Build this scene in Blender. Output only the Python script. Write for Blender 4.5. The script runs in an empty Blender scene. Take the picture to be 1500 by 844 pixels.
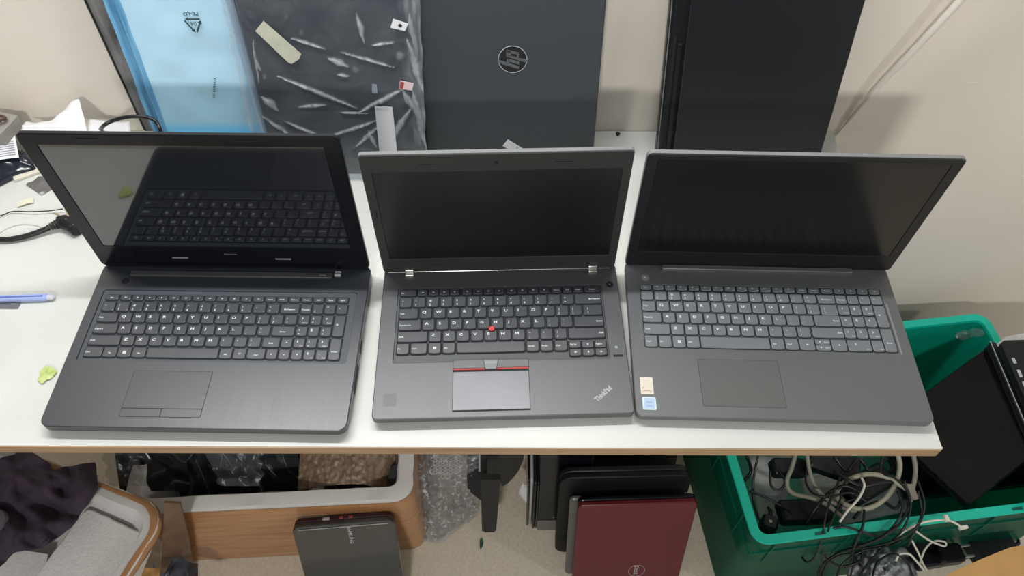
import bpy, math, random
from mathutils import Vector, Matrix, Euler, noise
random.seed(7)
C = bpy.context.scene.collection
PI = math.pi
DESK = 0.75            # height of the desk top over the floor; all heights below are given from the desk top

# ------------------------------------------------------------------ camera, world, lights, exposure
CAM = Vector((0.0139, -0.4141, 0.9109)); F = 1137.4
CR = Matrix.Rotation(0.00578, 3, 'Z') @ Matrix.Rotation(0.63055, 3, 'X') @ Matrix.Rotation(-0.00165, 3, 'Z')
cam = bpy.data.objects.new('camera', bpy.data.cameras.new('camera')); C.objects.link(cam)
cam.matrix_world = Matrix.Translation(CAM + Vector((0, 0, DESK))) @ CR.to_4x4()
cam.data.sensor_width = 36; cam.data.lens = 36 * F / 1500; cam.data.clip_start = 0.02
bpy.context.scene.camera = cam
vs = bpy.context.scene.view_settings
vs.view_transform = 'Standard'; vs.look = 'None'; vs.gamma = 1; vs.use_curve_mapping = False; vs.exposure = 0.0
w = bpy.data.worlds.new('world'); bpy.context.scene.world = w; w.use_nodes = True
w.node_tree.nodes['Background'].inputs[0].default_value = (0.93, 0.97, 1.0, 1)
w.node_tree.nodes['Background'].inputs[1].default_value = 0.31

def area(name, loc, target, sx, sy, power, col=(1, 1, 1)):
    l = bpy.data.lights.new(name, 'AREA'); l.shape = 'RECTANGLE'; l.size = sx; l.size_y = sy
    l.energy = power; l.color = col
    o = bpy.data.objects.new(name, l); C.objects.link(o)
    o.location = Vector(loc) + Vector((0, 0, DESK))
    o.rotation_euler = (Vector(target) - Vector(loc)).to_track_quat('-Z', 'Y').to_euler()
    return o
area('wall_tube_lamp', (-0.33, 0.43, 1.30), (-0.33, 0.22, 0), 1.2, 0.025, 18.0, (0.97, 0.985, 1))
area('ceiling_lamp', (-0.3, -2.2, 1.6), (0, 0.2, 0), 0.3, 0.12, 31.0, (1, 0.985, 0.95))
area('side_lamp', (2.0, -0.6, 0.95), (0.4, 0.4, 0.1), 0.12, 0.12, 6.0, (1, 0.97, 0.92))

# ------------------------------------------------------------------ helpers
def ray(u, v):
    return CR @ Vector(((u - 750) / F, -(v - 422) / F, -1))
def pz(u, v, z):                      # the place at height z that is seen in direction (u, v)
    d = ray(u, v); return CAM + d * ((z - CAM.z) / d.z)
def py(u, v, y):
    d = ray(u, v); return CAM + d * ((y - CAM.y) / d.y)
def ppl(u, v, P, n):
    d = ray(u, v); n = Vector(n); return CAM + d * (((Vector(P) - CAM).dot(n)) / d.dot(n))
def srgb(r, g, b):
    f = lambda c: (c / 255 / 12.92) if c / 255 <= 0.04045 else ((c / 255 + 0.055) / 1.055) ** 2.4
    return (f(r), f(g), f(b), 1)

def mat(name, col, rough=0.5, metal=0.0, spec=0.5, coat=0.0, nscale=0, namt=0.0, bump=0.0, bscale=60,
        stretch=(1, 1, 1), rvar=0.0, alpha=1.0, trans=0.0, col2=None, coat_rough=0.05):
    m = bpy.data.materials.new(name); m.use_nodes = True; nt = m.node_tree; N = nt.nodes; L = nt.links
    b = N['Principled BSDF']
    c = srgb(*col)
    b.inputs['Base Color'].default_value = c; b.inputs['Roughness'].default_value = rough
    b.inputs['Metallic'].default_value = metal; b.inputs['Specular IOR Level'].default_value = spec
    b.inputs['Coat Weight'].default_value = coat; b.inputs['Coat Roughness'].default_value = coat_rough
    b.inputs['Transmission Weight'].default_value = trans; b.inputs['Alpha'].default_value = alpha
    tc = N.new('ShaderNodeTexCoord'); mp = N.new('ShaderNodeMapping'); mp.inputs['Scale'].default_value = stretch
    L.new(tc.outputs['Object'], mp.inputs[0])
    if nscale:
        n = N.new('ShaderNodeTexNoise'); n.inputs['Scale'].default_value = nscale; n.inputs['Detail'].default_value = 5
        L.new(mp.outputs[0], n.inputs[0])
        mx = N.new('ShaderNodeMix'); mx.data_type = 'RGBA'
        d = srgb(*col2) if col2 else tuple(x * (1 - namt) for x in c[:3]) + (1,)
        mx.inputs[6].default_value = c; mx.inputs[7].default_value = d
        rp = N.new('ShaderNodeMapRange'); rp.inputs[1].default_value = 0.35; rp.inputs[2].default_value = 0.7
        L.new(n.outputs[0], rp.inputs[0]); L.new(rp.outputs[0], mx.inputs[0]); L.new(mx.outputs[2], b.inputs['Base Color'])
        if rvar:
            rr = N.new('ShaderNodeMapRange'); rr.inputs[1].default_value = 0.3; rr.inputs[2].default_value = 0.7
            rr.inputs[3].default_value = rough - rvar; rr.inputs[4].default_value = rough + rvar
            L.new(n.outputs[0], rr.inputs[0]); L.new(rr.outputs[0], b.inputs['Roughness'])
    if bump:
        n2 = N.new('ShaderNodeTexNoise'); n2.inputs['Scale'].default_value = bscale; n2.inputs['Detail'].default_value = 4
        L.new(mp.outputs[0], n2.inputs[0])
        bp = N.new('ShaderNodeBump'); bp.inputs['Strength'].default_value = bump; bp.inputs['Distance'].default_value = 0.002
        L.new(n2.outputs[0], bp.inputs['Height']); L.new(bp.outputs[0], b.inputs['Normal'])
    return m

def film(name, tint, haze, streak, nscale=9, stretch=(1, 1, 1), rough=0.18, white=(205, 210, 214), thin=0.02, attr=None):
    """clear wrinkled plastic film: mostly transparent, hazier where it is creased; the whitish streaks also stand in for glints"""
    m = bpy.data.materials.new(name); m.use_nodes = True; nt = m.node_tree; N = nt.nodes; L = nt.links
    b = N['Principled BSDF']; b.inputs['Base Color'].default_value = srgb(*white); b.inputs['Roughness'].default_value = rough
    b.inputs['Specular IOR Level'].default_value = 0.7
    tr = N.new('ShaderNodeBsdfTransparent'); tr.inputs[0].default_value = srgb(*tint)
    ms = N.new('ShaderNodeMixShader'); out = N['Material Output']
    tc = N.new('ShaderNodeTexCoord'); mp = N.new('ShaderNodeMapping'); mp.inputs['Scale'].default_value = stretch
    mp.inputs['Rotation'].default_value = (0, .6, .3)
    L.new(tc.outputs['Object'], mp.inputs[0])
    vo = N.new('ShaderNodeTexVoronoi'); vo.feature = 'DISTANCE_TO_EDGE'; vo.inputs['Scale'].default_value = nscale
    L.new(mp.outputs[0], vo.inputs[0])
    n = N.new('ShaderNodeTexNoise'); n.inputs['Scale'].default_value = nscale * 1.3; n.inputs['Detail'].default_value = 4; L.new(mp.outputs[0], n.inputs[0])
    rp = N.new('ShaderNodeMapRange'); rp.inputs[1].default_value = 0.0; rp.inputs[2].default_value = thin; rp.inputs[3].default_value = 1; rp.inputs[4].default_value = 0
    L.new(vo.outputs['Distance'], rp.inputs[0])
    nm = N.new('ShaderNodeMapRange'); nm.inputs[1].default_value = 0.47; nm.inputs[2].default_value = 0.66; L.new(n.outputs[0], nm.inputs[0])
    mu = N.new('ShaderNodeMath'); mu.operation = 'MULTIPLY'; L.new(rp.outputs[0], mu.inputs[0]); L.new(nm.outputs[0], mu.inputs[1])
    n3 = N.new('ShaderNodeMapRange'); n3.inputs[1].default_value = 0.58; n3.inputs[2].default_value = 0.72; n3.inputs[3].default_value = 0; n3.inputs[4].default_value = .35; L.new(n.outputs[0], n3.inputs[0])
    ad = N.new('ShaderNodeMath'); ad.operation = 'ADD'; L.new(mu.outputs[0], ad.inputs[0]); L.new(n3.outputs[0], ad.inputs[1])
    fa = N.new('ShaderNodeMath'); fa.operation = 'MULTIPLY_ADD'; fa.inputs[1].default_value = streak; fa.inputs[2].default_value = haze; fa.use_clamp = True
    if attr:
        at = N.new('ShaderNodeAttribute'); at.attribute_name = attr; L.new(at.outputs['Fac'], fa.inputs[0])
    else: L.new(ad.outputs[0], fa.inputs[0])
    L.new(fa.outputs[0], ms.inputs[0])
    L.new(tr.outputs[0], ms.inputs[1]); L.new(b.outputs[0], ms.inputs[2]); L.new(ms.outputs[0], out.inputs[0])
    bp = N.new('ShaderNodeBump'); bp.inputs['Strength'].default_value = 0.7; bp.inputs['Distance'].default_value = 0.004
    L.new(n.outputs[0], bp.inputs['Height']); L.new(bp.outputs[0], b.inputs['Normal'])
    return m

def rrect(x0, x1, y0, y1, r, n=5):
    pts = []
    for cx, cy, a in ((x1 - r, y0 + r, -90), (x1 - r, y1 - r, 0), (x0 + r, y1 - r, 90), (x0 + r, y0 + r, 180)):
        for k in range(n + 1):
            t = math.radians(a + 90 * k / n); pts.append((cx + r * math.cos(t), cy + r * math.sin(t)))
    return pts
def inset(x0, x1, y0, y1, d): return (x0 + d, x1 - d, y0 + d, y1 - d)

def smooth(pts, k=8, closed=False):
    P = [Vector(p) for p in pts]; n = len(P); out = []
    if n < 3: return P
    rng = range(n if closed else n - 1)
    for i in rng:
        p0 = P[(i - 1) % n] if (closed or i > 0) else P[0] * 2 - P[1]
        p1 = P[i]; p2 = P[(i + 1) % n]
        p3 = P[(i + 2) % n] if (closed or i + 2 < n) else P[-1] * 2 - P[-2]
        for j in range(k):
            t = j / k
            out.append(0.5 * ((2 * p1) + (p2 - p0) * t + (2 * p0 - 5 * p1 + 4 * p2 - p3) * t * t + (3 * p1 - p0 - 3 * p2 + p3) * t ** 3))
    if not closed: out.append(P[-1])
    return out

class MB:
    def __init__(s): s.v = []; s.f = []; s.m = []; s.xf = Matrix()
    def add(s, vs_, fs, mi=0):
        o = len(s.v); s.v += [s.xf @ Vector(p) for p in vs_]
        for f in fs: s.f.append([i + o for i in f]); s.m.append(mi)
        return s
    def rings(s, rs, cap0=True, cap1=True, mi=0, close=False):
        n = len(rs[0]); v = [p for r in rs for p in r]; f = []
        for k in range(len(rs) - 1 + (1 if close else 0)):
            a = k * n; b = ((k + 1) % len(rs)) * n
            for i in range(n):
                j = (i + 1) % n; f.append([a + i, a + j, b + j, b + i])
        if cap0 and not close: f.append(list(range(n))[::-1])
        if cap1 and not close: f.append([(len(rs) - 1) * n + i for i in range(n)])
        return s.add(v, f, mi)
    def prism(s, out, z0, z1, mi=0): return s.rings([[(x, y, z0) for x, y in out], [(x, y, z1) for x, y in out]], mi=mi)
    def plate(s, x0, x1, y0, y1, z0, z1, r=0.003, b=0.0008, n=4, mi=0, bb=None):
        b = min(b, (z1 - z0) * .49); bb = b if bb is None else bb; r = min(r, (x1 - x0) / 2 - 1e-5, (y1 - y0) / 2 - 1e-5)
        q = lambda d: rrect(*inset(x0, x1, y0, y1, d), max(r - d, 1e-4), n)
        R = [[(x, y, z0) for x, y in q(bb)], [(x, y, min(z0 + bb, z1 - b)) for x, y in q(0)], [(x, y, z1 - b) for x, y in q(0)], [(x, y, z1) for x, y in q(b)]]
        return s.rings(R, mi=mi)
    def tray(s, o, h, r, rh, z0, z1, depth, b=0.001, bb=0.003, n=5, mi=0):
        """rounded slab with a rounded recess in its top"""
        q = lambda d: rrect(*inset(*o, d), max(r - d, 1e-4), n); g = rrect(*h, rh, n)
        R = [[(x, y, z0) for x, y in q(bb)], [(x, y, z0 + bb * .8) for x, y in q(0)], [(x, y, z1 - b) for x, y in q(0)], [(x, y, z1) for x, y in q(b)],
             [(x, y, z1) for x, y in g], [(x, y, z1 - depth) for x, y in rrect(*inset(*h, .0006), rh, n)]]
        return s.rings(R, mi=mi)
    def box(s, x0, x1, y0, y1, z0, z1, mi=0):
        return s.prism([(x0, y0), (x1, y0), (x1, y1), (x0, y1)], z0, z1, mi)
    def tube(s, pts, r, seg=8, k=8, closed=False, mi=0, rs=None, sm=True):
        P = smooth(pts, k, closed) if sm else [Vector(p) for p in pts]; n = len(P); R = []
        up = Vector((0, 0, 1)); t0 = (P[1] - P[0]).normalized()
        if abs(t0.dot(up)) > .95: up = Vector((1, 0, 0))
        nrm = (up - t0 * up.dot(t0)).normalized()
        for i in range(n):
            t = (P[(i + 1) % n] - P[i - 1]) if (closed or 0 < i < n - 1) else (P[1] - P[0] if i == 0 else P[-1] - P[-2])
            t.normalize(); nrm = (nrm - t * nrm.dot(t)).normalized(); bn = t.cross(nrm)
            rr = r if rs is None else rs[min(int(i / max(1, n - 1) * (len(rs) - 1) + .5), len(rs) - 1)]
            R.append([P[i] + (nrm * math.cos(2 * PI * q / seg) + bn * math.sin(2 * PI * q / seg)) * rr for q in range(seg)])
        return s.rings(R, mi=mi, close=closed)
    def grid(s, fn, nu, nv, mi=0):
        v = [fn(i / nu, j / nv) for j in range(nv + 1) for i in range(nu + 1)]
        f = [[j * (nu + 1) + i, j * (nu + 1) + i + 1, (j + 1) * (nu + 1) + i + 1, (j + 1) * (nu + 1) + i] for j in range(nv) for i in range(nu)]
        return s.add(v, f, mi)
    def disc(s, cx, cy, z, r, n=20, mi=0): return s.add([(cx + r * math.cos(2 * PI * k / n), cy + r * math.sin(2 * PI * k / n), z) for k in range(n)], [list(range(n))], mi)
    def cyl(s, cx, cy, z0, z1, r, r1=None, n=20, mi=0):
        r1 = r if r1 is None else r1
        return s.rings([[(cx + q * math.cos(2 * PI * k / n), cy + q * math.sin(2 * PI * k / n), z) for k in range(n)] for q, z in ((r, z0), (r1, z1))], mi=mi)
    def text(s, txt, x, y, z, size, align='LEFT', rot=0.0, sx=1.0, shear=0, mi=0, bold=0):
        vv, ff = text_geo(txt, shear, bold); 
        xs = [p[0] for p in vv] or [0]; w_ = max(xs) - min(xs); x_off = {'LEFT': -min(xs), 'CENTER': -(max(xs) + min(xs)) / 2, 'RIGHT': -max(xs)}[align]
        c, t = math.cos(rot), math.sin(rot); out = []
        for px, py_ in vv:
            a = (px + x_off) * size * sx; b = py_ * size; out.append((x + a * c - b * t, y + a * t + b * c, z))
        return s.add(out, ff, mi)
    def build(s, name, ms, parent=None, sharp=30, label=None):
        me = bpy.data.meshes.new(name); me.from_pydata([tuple(p) for p in s.v], [], s.f)
        for m in (ms if isinstance(ms, (list, tuple)) else [ms]): me.materials.append(m)
        me.polygons.foreach_set('material_index', s.m); me.validate(); me.update()
        me.shade_smooth(); me.set_sharp_from_angle(angle=math.radians(sharp))
        o = bpy.data.objects.new(name, me); C.objects.link(o)
        if parent: o.parent = parent
        if label: o['label'] = label
        return o

_tc = {}
def text_geo(txt, shear=0, bold=0):
    if (txt, shear, bold) in _tc: return _tc[(txt, shear, bold)]
    cu = bpy.data.curves.new('t', 'FONT'); cu.body = txt; cu.size = 1; cu.shear = shear; cu.resolution_u = 2; cu.offset = bold
    o = bpy.data.objects.new('t', cu); C.objects.link(o)
    dg = bpy.context.evaluated_depsgraph_get(); me = o.evaluated_get(dg).to_mesh()
    vv = [(v.co.x, v.co.y) for v in me.vertices]; ff = [list(p.vertices) for p in me.polygons]
    o.evaluated_get(dg).to_mesh_clear(); bpy.data.objects.remove(o); bpy.data.curves.remove(cu)
    _tc[(txt, shear, bold)] = (vv, ff); return vv, ff

def tag(o, label, cat, group=None, kind=None):
    o['label'] = label; o['category'] = cat
    if group: o['group'] = group
    if kind: o['kind'] = kind
    return o
def thing(name, label, cat, loc=(0, 0, 0), rot=(0, 0, 0), group=None):
    o = bpy.data.objects.new(name, None); C.objects.link(o); o.location = loc; o.rotation_euler = rot; o.empty_display_size = .05
    return tag(o, label, cat, group)
def struct(o): o['kind'] = 'structure'; return o

# ------------------------------------------------------------------ materials
M = {}
M['laminate'] = mat('white_laminate', (206, 207, 201), 0.42, nscale=5, namt=0.10, rvar=0.06, bump=0.02, bscale=200)
M['edge_wood'] = mat('edge_band', (176, 146, 110), 0.5, nscale=6, col2=(150, 116, 86), stretch=(1, 4, 30), namt=.3)
M['wall'] = mat('wall_paint', (236, 227, 215), 0.75, nscale=3, col2=(228, 218, 204), bump=0.08, bscale=120)
M['floor'] = mat('floor_tile', (224, 213, 193), 0.4, nscale=160, col2=(208, 196, 175), rvar=.05)
M['blk_gloss'] = mat('black_gloss_plastic', (14, 17, 22), 0.2, spec=0.3, nscale=8, namt=.1, rvar=.05)
M['blk_satin'] = mat('black_satin_plastic', (26, 28, 31), 0.42, spec=0.3, nscale=30, namt=.15, rvar=.05)
M['blk_matte'] = mat('black_matte_plastic', (36, 38, 39), 0.6, bump=.05, bscale=900)
M['tp_body'] = mat('graphite_soft_plastic', (66, 68, 71), 0.42, spec=1.0, nscale=500, namt=.15, bump=.06, bscale=1500)
M['tp_lid'] = mat('graphite_lid', (46, 48, 46), 0.5)
M['l3_lid'] = mat('dark_iron_bezel', (24, 26, 28), 0.4, spec=.4)
M['l3_body'] = mat('iron_grey_plastic', (82, 85, 85), 0.46, spec=1.0, nscale=400, namt=.08)
M['l3_edge'] = mat('grey_lid_edge', (120, 122, 122), 0.4)
M['brushed'] = mat('brushed_black_deck', (42, 46, 53), 0.36, spec=1.0, nscale=34, namt=.25, stretch=(22, .4, 1), rvar=.045)
M['tray1'] = mat('keyboard_tray_slate', (64, 69, 75), 0.42)
M['key1'] = mat('slate_key', (50, 54, 60), 0.36, spec=.9)
M['key2'] = mat('charcoal_key', (54, 57, 62), 0.34, spec=1.0, nscale=40, namt=.2)
M['key3'] = mat('grey_key', (106, 110, 114), 0.42, spec=.8)
M['tray2'] = mat('keyboard_tray_graphite', (76, 78, 80), 0.5)
M['tray3'] = mat('keyboard_tray_iron', (78, 80, 81), 0.55)
M['legend'] = mat('white_print', (225, 228, 230), 0.5)
M['legend_dim'] = mat('grey_print', (150, 155, 160), 0.5)
M['legend_red'] = mat('red_print', (150, 60, 60), 0.5)
M['scr_gloss'] = mat('glossy_display', (6, 10, 16), 0.075, spec=1.0, coat=1.0, coat_rough=.01)
M['scr_matte'] = mat('matte_display', (10, 13, 16), 0.28, spec=.55)
M['scr_matte3'] = mat('dark_display', (9, 12, 14), 0.2, spec=.5)
M['silver'] = mat('silver_metal', (190, 190, 186), 0.3, metal=.9)
M['silver_paint'] = mat('silver_paint', (170, 172, 172), 0.35)
M['red'] = mat('red_rubber', (205, 60, 55), 0.6)
M['redline'] = mat('red_stripe', (175, 40, 38), 0.45)
M['rubber'] = mat('black_rubber', (18, 18, 19), 0.7)
M['groove'] = mat('dark_seam', (14, 15, 16), 0.7)
M['pad2'] = mat('satin_touchpad', (108, 108, 117), 0.34, spec=1.0, nscale=14, col2=(92, 92, 101))  # tone lightened to paint in the highlight that lies on the pad
M['pad3'] = mat('grey_touchpad', (88, 88, 87), 0.45)
M['pad1'] = mat('slate_touchpad', (46, 50, 56), 0.34, spec=.9, nscale=8, namt=.2)
M['hp'] = mat('grey_textured_lid', (60, 65, 69), 0.5, nscale=600, namt=.15, bump=.05, bscale=1500)
M['paper'] = mat('white_paper', (228, 227, 230), 0.7, nscale=10, namt=.06)
M['cream'] = mat('cream_plastic', (215, 210, 192), 0.5)
M['tape'] = mat('masking_tape', (196, 196, 176), 0.6, nscale=60, namt=.15)
M['green_paper'] = mat('green_scrap', (160, 180, 90), 0.6, nscale=60, col2=(205, 215, 150))
M['foam'] = mat('white_polystyrene', (226, 222, 218), 0.65, nscale=140, namt=.08, bump=.5, bscale=260)
M['foam_wall'] = mat('smooth_polystyrene', (216, 212, 208), 0.6, nscale=20, namt=.08, bump=.2, bscale=260)
M['browntape'] = mat('brown_packing_tape', (184, 136, 92), 0.26, spec=.6, nscale=5, col2=(160, 110, 70), stretch=(1.2, 1.2, 18), rvar=.1)
M['card'] = mat('cardboard', (170, 128, 88), 0.7, nscale=12, col2=(146, 106, 70), stretch=(1, 1, 3))
M['card_lt'] = mat('tan_cardboard', (196, 150, 88), 0.7, nscale=20, namt=.1)
M['cloth'] = mat('dark_purple_cloth', (66, 52, 66), 0.9, nscale=18, col2=(50, 40, 52), bump=.3, bscale=900)
M['crate'] = mat('green_crate_plastic', (8, 186, 160), 0.4, nscale=10, namt=.1, rvar=.05)
M['cable_b'] = mat('black_cable', (16, 16, 17), 0.4)
M['cable_g'] = mat('grey_cable', (140, 136, 122), 0.5, nscale=20, namt=.15)
M['cable_w'] = mat('white_cable', (214, 210, 194), 0.45)
M['wallcable'] = mat('white_wall_cable', (228, 220, 210), 0.5)
M['dell_red'] = mat('dark_red_lid', (98, 18, 30), 0.34, spec=.35, coat=.1, nscale=700, namt=.2)
M['sam'] = mat('gloss_black_lid', (26, 31, 33), 0.2, spec=.7, coat=.5)
M['maroon'] = mat('maroon_edge', (44, 16, 24), 0.3)
M['blue_film'] = None
M['leaf'] = mat('green_bit', (40, 90, 80), 0.6)

def crate_mat(name, al, col=(14, 110, 90)):
    m = bpy.data.materials.new(name); m.use_nodes = True; nt = m.node_tree; N = nt.nodes; L = nt.links
    b = N['Principled BSDF']; b.inputs['Base Color'].default_value = srgb(*col); b.inputs['Roughness'].default_value = .3
    t = N.new('ShaderNodeBsdfTransparent'); t.inputs[0].default_value = srgb(90, 180, 155)
    tl = N.new('ShaderNodeBsdfTranslucent'); tl.inputs[0].default_value = srgb(30, 160, 130)
    m1 = N.new('ShaderNodeMixShader'); m1.inputs[0].default_value = .2; L.new(b.outputs[0], m1.inputs[1]); L.new(tl.outputs[0], m1.inputs[2])
    m2 = N.new('ShaderNodeMixShader'); m2.inputs[0].default_value = al; L.new(t.outputs[0], m2.inputs[1]); L.new(m1.outputs[0], m2.inputs[2])
    L.new(m2.outputs[0], N['Material Output'].inputs[0]); return m
M['crate_clear'] = crate_mat('translucent_green_plastic', .48)
M['bag'] = film('clear_bag_film', (226, 231, 238), .05, .62, 30, (1.6, 1, .8), thin=.03, attr='haze')
M['bag2'] = film('loose_film', (225, 228, 230), .05, .55, 14, (2.2, 2.2, .7), thin=.03)
M['bubble'] = film('bubble_film', (238, 238, 238), .14, .7, 70, thin=.12, rough=.08)  # whitish streaks paint in the sparkle of the bubbles
M['crinkle'] = film('crinkled_film', (225, 228, 230), .08, .6, 26, (2, 2, .7), rough=.12, thin=.06)

# ------------------------------------------------------------------ the room
def plane(name, pts, m):
    b = MB(); b.add(pts, [[0, 1, 2, 3]]); return struct(b.build(name, m))
WY = 0.583
wb = MB(); wb.box(-2.6, 2.6, WY, WY + .1, -.75, 1.9); struct(wb.build('wall_back', M['wall']))
fb = MB(); fb.box(-2.6, 2.6, -2.6, WY + .1, -.8, -.75); struct(fb.build('floor', M['floor']))

# ------------------------------------------------------------------ desk
desk = thing('desk', 'white laminate desk top with a brown wooden front edge, fixed along the wall', 'desk', (0, 0, 0))
XR = .5555
b = MB(); b.prism([(-1.3, .0015), (XR - .0015, .0015), (XR - .0015, WY - .001), (-1.3, WY - .001)], -.0175, 0); b.build('table_top', M['laminate'], desk)
b = MB(); b.prism([(-1.3, 0), (XR - .003, 0), (XR, .003), (XR, .0045), (-1.3, .0045)], -.018, -.0006); b.build('edge_band', M['edge_wood'], desk, label='brown wooden front edge')

# ------------------------------------------------------------------ keyboard pieces
_kc = {}   # key caps, each with a dark flange painting in the shade of its cut-out gap
def key_mesh(w_, d, h, m):
    k = (round(w_, 4), round(d, 4), h, m.name)
    if k in _kc: return _kc[k]
    def out(ins):
        x0, x1, y0, y1 = ins, w_ - ins, ins, d - ins; r = .0009; rb = .0026; pts = []
        for cx, cy, a, rr in ((x1 - rb, y0 + rb + .0004, -90, rb), (x1 - r, y1 - r, 0, r), (x0 + r, y1 - r, 90, r), (x0 + rb, y0 + rb + .0004, 180, rb)):
            for q in range(4):
                t = math.radians(a + 30 * q); pts.append((cx + rr * math.cos(t), cy + rr * math.sin(t)))
        pts.append(((x0 + x1) / 2, y0)); return pts
    B = MB(); B.rings([[(x, y, 0) for x, y in out(-.0003)], [(x, y, h - .0004) for x, y in out(.0001)], [(x, y, h) for x, y in out(.0007)]])
    g0 = .0011; B.rings([[(x, y, 0) for x, y in out(-g0)], [(x, y, min(.0006, h * .3) if h < .0021 else .00075) for x, y in out(-g0)]], mi=1)
    me = bpy.data.meshes.new('key'); me.from_pydata([tuple(p) for p in B.v], [], B.f); me.materials.append(m); me.materials.append(M['groove']); me.polygons.foreach_set('material_index', B.m); me.shade_smooth(); me.set_sharp_from_angle(angle=.25)
    _kc[k] = me; return me
def icon(B, kind, x, y, z, s):
    sp = [(x - .5 * s, y - .2 * s, z), (x - .2 * s, y - .2 * s, z), (x + .15 * s, y - .5 * s, z), (x + .15 * s, y + .5 * s, z), (x - .2 * s, y + .2 * s, z), (x - .5 * s, y + .2 * s, z)]
    if kind in ('mute', 'v-', 'v+', 'mic'):
        B.add(sp, [[0, 1, 2, 3, 4, 5]])
        if kind != 'mic': B.text({'mute': 'x', 'v-': '-', 'v+': '+'}[kind], x + .3 * s, y - .3 * s, z, s * 1.1)
        else: B.add([(x - .5 * s, y - .6 * s, z), (x - .4 * s, y - .6 * s, z), (x + .5 * s, y + .6 * s, z), (x + .4 * s, y + .6 * s, z)], [[0, 1, 2, 3]])
    elif kind in ('s-', 's+', 'sun'):
        B.disc(x, y, z, .28 * s, 8)
        for q in range(6):
            a = q * PI / 3; B.disc(x + .5 * s * math.cos(a), y + .5 * s * math.sin(a), z, .09 * s, 4)
        if kind != 'sun': B.text(kind[1], x + .7 * s, y - .3 * s, z, s)
    elif kind in ('rect', 'cam', 'lock', 'kb'):
        t = .14 * s
        for q in ((x - .6 * s, x + .6 * s, y - .4 * s, y - .4 * s + t), (x - .6 * s, x + .6 * s, y + .4 * s - t, y + .4 * s), (x - .6 * s, x - .6 * s + t, y - .4 * s, y + .4 * s), (x + .6 * s - t, x + .6 * s, y - .4 * s, y + .4 * s)):
            B.add([(q[0], q[2], z), (q[1], q[2], z), (q[1], q[3], z), (q[0], q[3], z)], [[0, 1, 2, 3]])
        if kind != 'rect': B.disc(x, y, z, .2 * s, 8)
    elif kind == 'win':
        for i in (0, 1):
            for j in (0, 1):
                a = x + (i - 1) * .52 * s + .04 * s; c = y + (j - 1) * .52 * s + .04 * s
                B.add([(a, c, z), (a + .44 * s, c, z), (a + .44 * s, c + .44 * s, z), (a, c + .44 * s, z)], [[0, 1, 2, 3]])
    elif kind in ('up', 'down', 'left', 'right', 'tup', 'tdown', 'tleft', 'tright'):
        a = {'up': 0, 'left': PI / 2, 'down': PI, 'right': -PI / 2}[kind.lstrip('t') if kind.startswith('t') else kind]
        R = lambda px, py_: (x + (px * math.cos(a) - py_ * math.sin(a)) * s, y + (px * math.sin(a) + py_ * math.cos(a)) * s, z)
        B.add([R(-.4, 0), R(.4, 0), R(0, .45)], [[0, 1, 2]])
        if not kind.startswith('t'): B.add([R(-.12, -.5), R(.12, -.5), R(.12, .02), R(-.12, .02)], [[0, 1, 2, 3]])
    elif kind == 'star':
        B.add([(x + (.55 if q % 2 == 0 else .22) * s * math.sin(q * PI / 5), y + (.55 if q % 2 == 0 else .22) * s * math.cos(q * PI / 5), z) for q in range(10)], [list(range(10))])

def add_key(lap, x, y, w_, d, h, z, km, leg, st):
    o = bpy.data.objects.new('key', key_mesh(w_, d, h, km)); C.objects.link(o); o.parent = lap; o.location = (x, y, z)
    if not leg: return
    B = MB(); zz = h + .00008; S = st['S']; lm = M['legend']; sq = 1.25
    t = leg
    if t.startswith('#') and t != '#/3':                       # icon with optional small F number
        kind, _, fn = t[1:].partition('|')
        if kind == 'win': icon(B, 'win', w_ / 2, d / 2, zz, .0042)
        elif kind.lstrip('t') in ('up', 'down', 'left', 'right'):
            if fn: icon(B, kind, w_ * .3, d * .5, zz, .0028); B.text(fn, w_ * .58, d * .32, zz, .0028, sx=1.1)
            else: icon(B, kind, w_ / 2, d * .5, zz, .0034)
        else:
            icon(B, kind, w_ * (.36 if fn else .5), d * (.62 if fn else .52), zz, .0024)
            if fn: B.text(fn, w_ * .9, d * .12, zz, .0024, 'RIGHT')
    elif '/' in t and len(t) > 1 and t != '?//':
        a, c = t.split('/', 1)
        if st['pad'] and len(c) > 1: 
            B.text(a, w_ * .3, d * .52, zz, .0046, bold=.01); B.text(c, w_ * .88, d * .14, zz, .0026, 'RIGHT', sx=1.1)
        else:
            B.text(a, w_ * .2, d * .56, zz, .0038, bold=.01); B.text(c, w_ * .2, d * .14, zz, .0044, bold=.01)
    elif t == '?//':
        B.text('?', w_ * .2, d * .56, zz, .0038, bold=.01); B.text('/', w_ * .2, d * .14, zz, .0044, bold=.01)
    elif len(t) == 1: B.text(t, w_ * .2, d * .5, zz, .0056, sx=sq, bold=.02)
    else:
        if t == 'Fn' and st['fnred']: lm = M['legend_red']
        f = d < .011
        al = st.get('al', {}).get(t)
        if t.endswith('>'): t = t[:-1]; B.text(t, w_ - .0016, d * .42, zz, .0034, 'RIGHT', sx=1.15, bold=.01)
        elif t.endswith('^'): t = t[:-1]; B.text(t, w_ / 2, d * .35, zz, .0032 if not f else .0028, 'CENTER', sx=1.15, bold=.01)
        else: B.text(t, .0016, d * (.42 if not f else .35), zz, .0034 if not f else .0028, sx=1.15, bold=.01)
    g = B.build('key_legend', lm, o)

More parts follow.
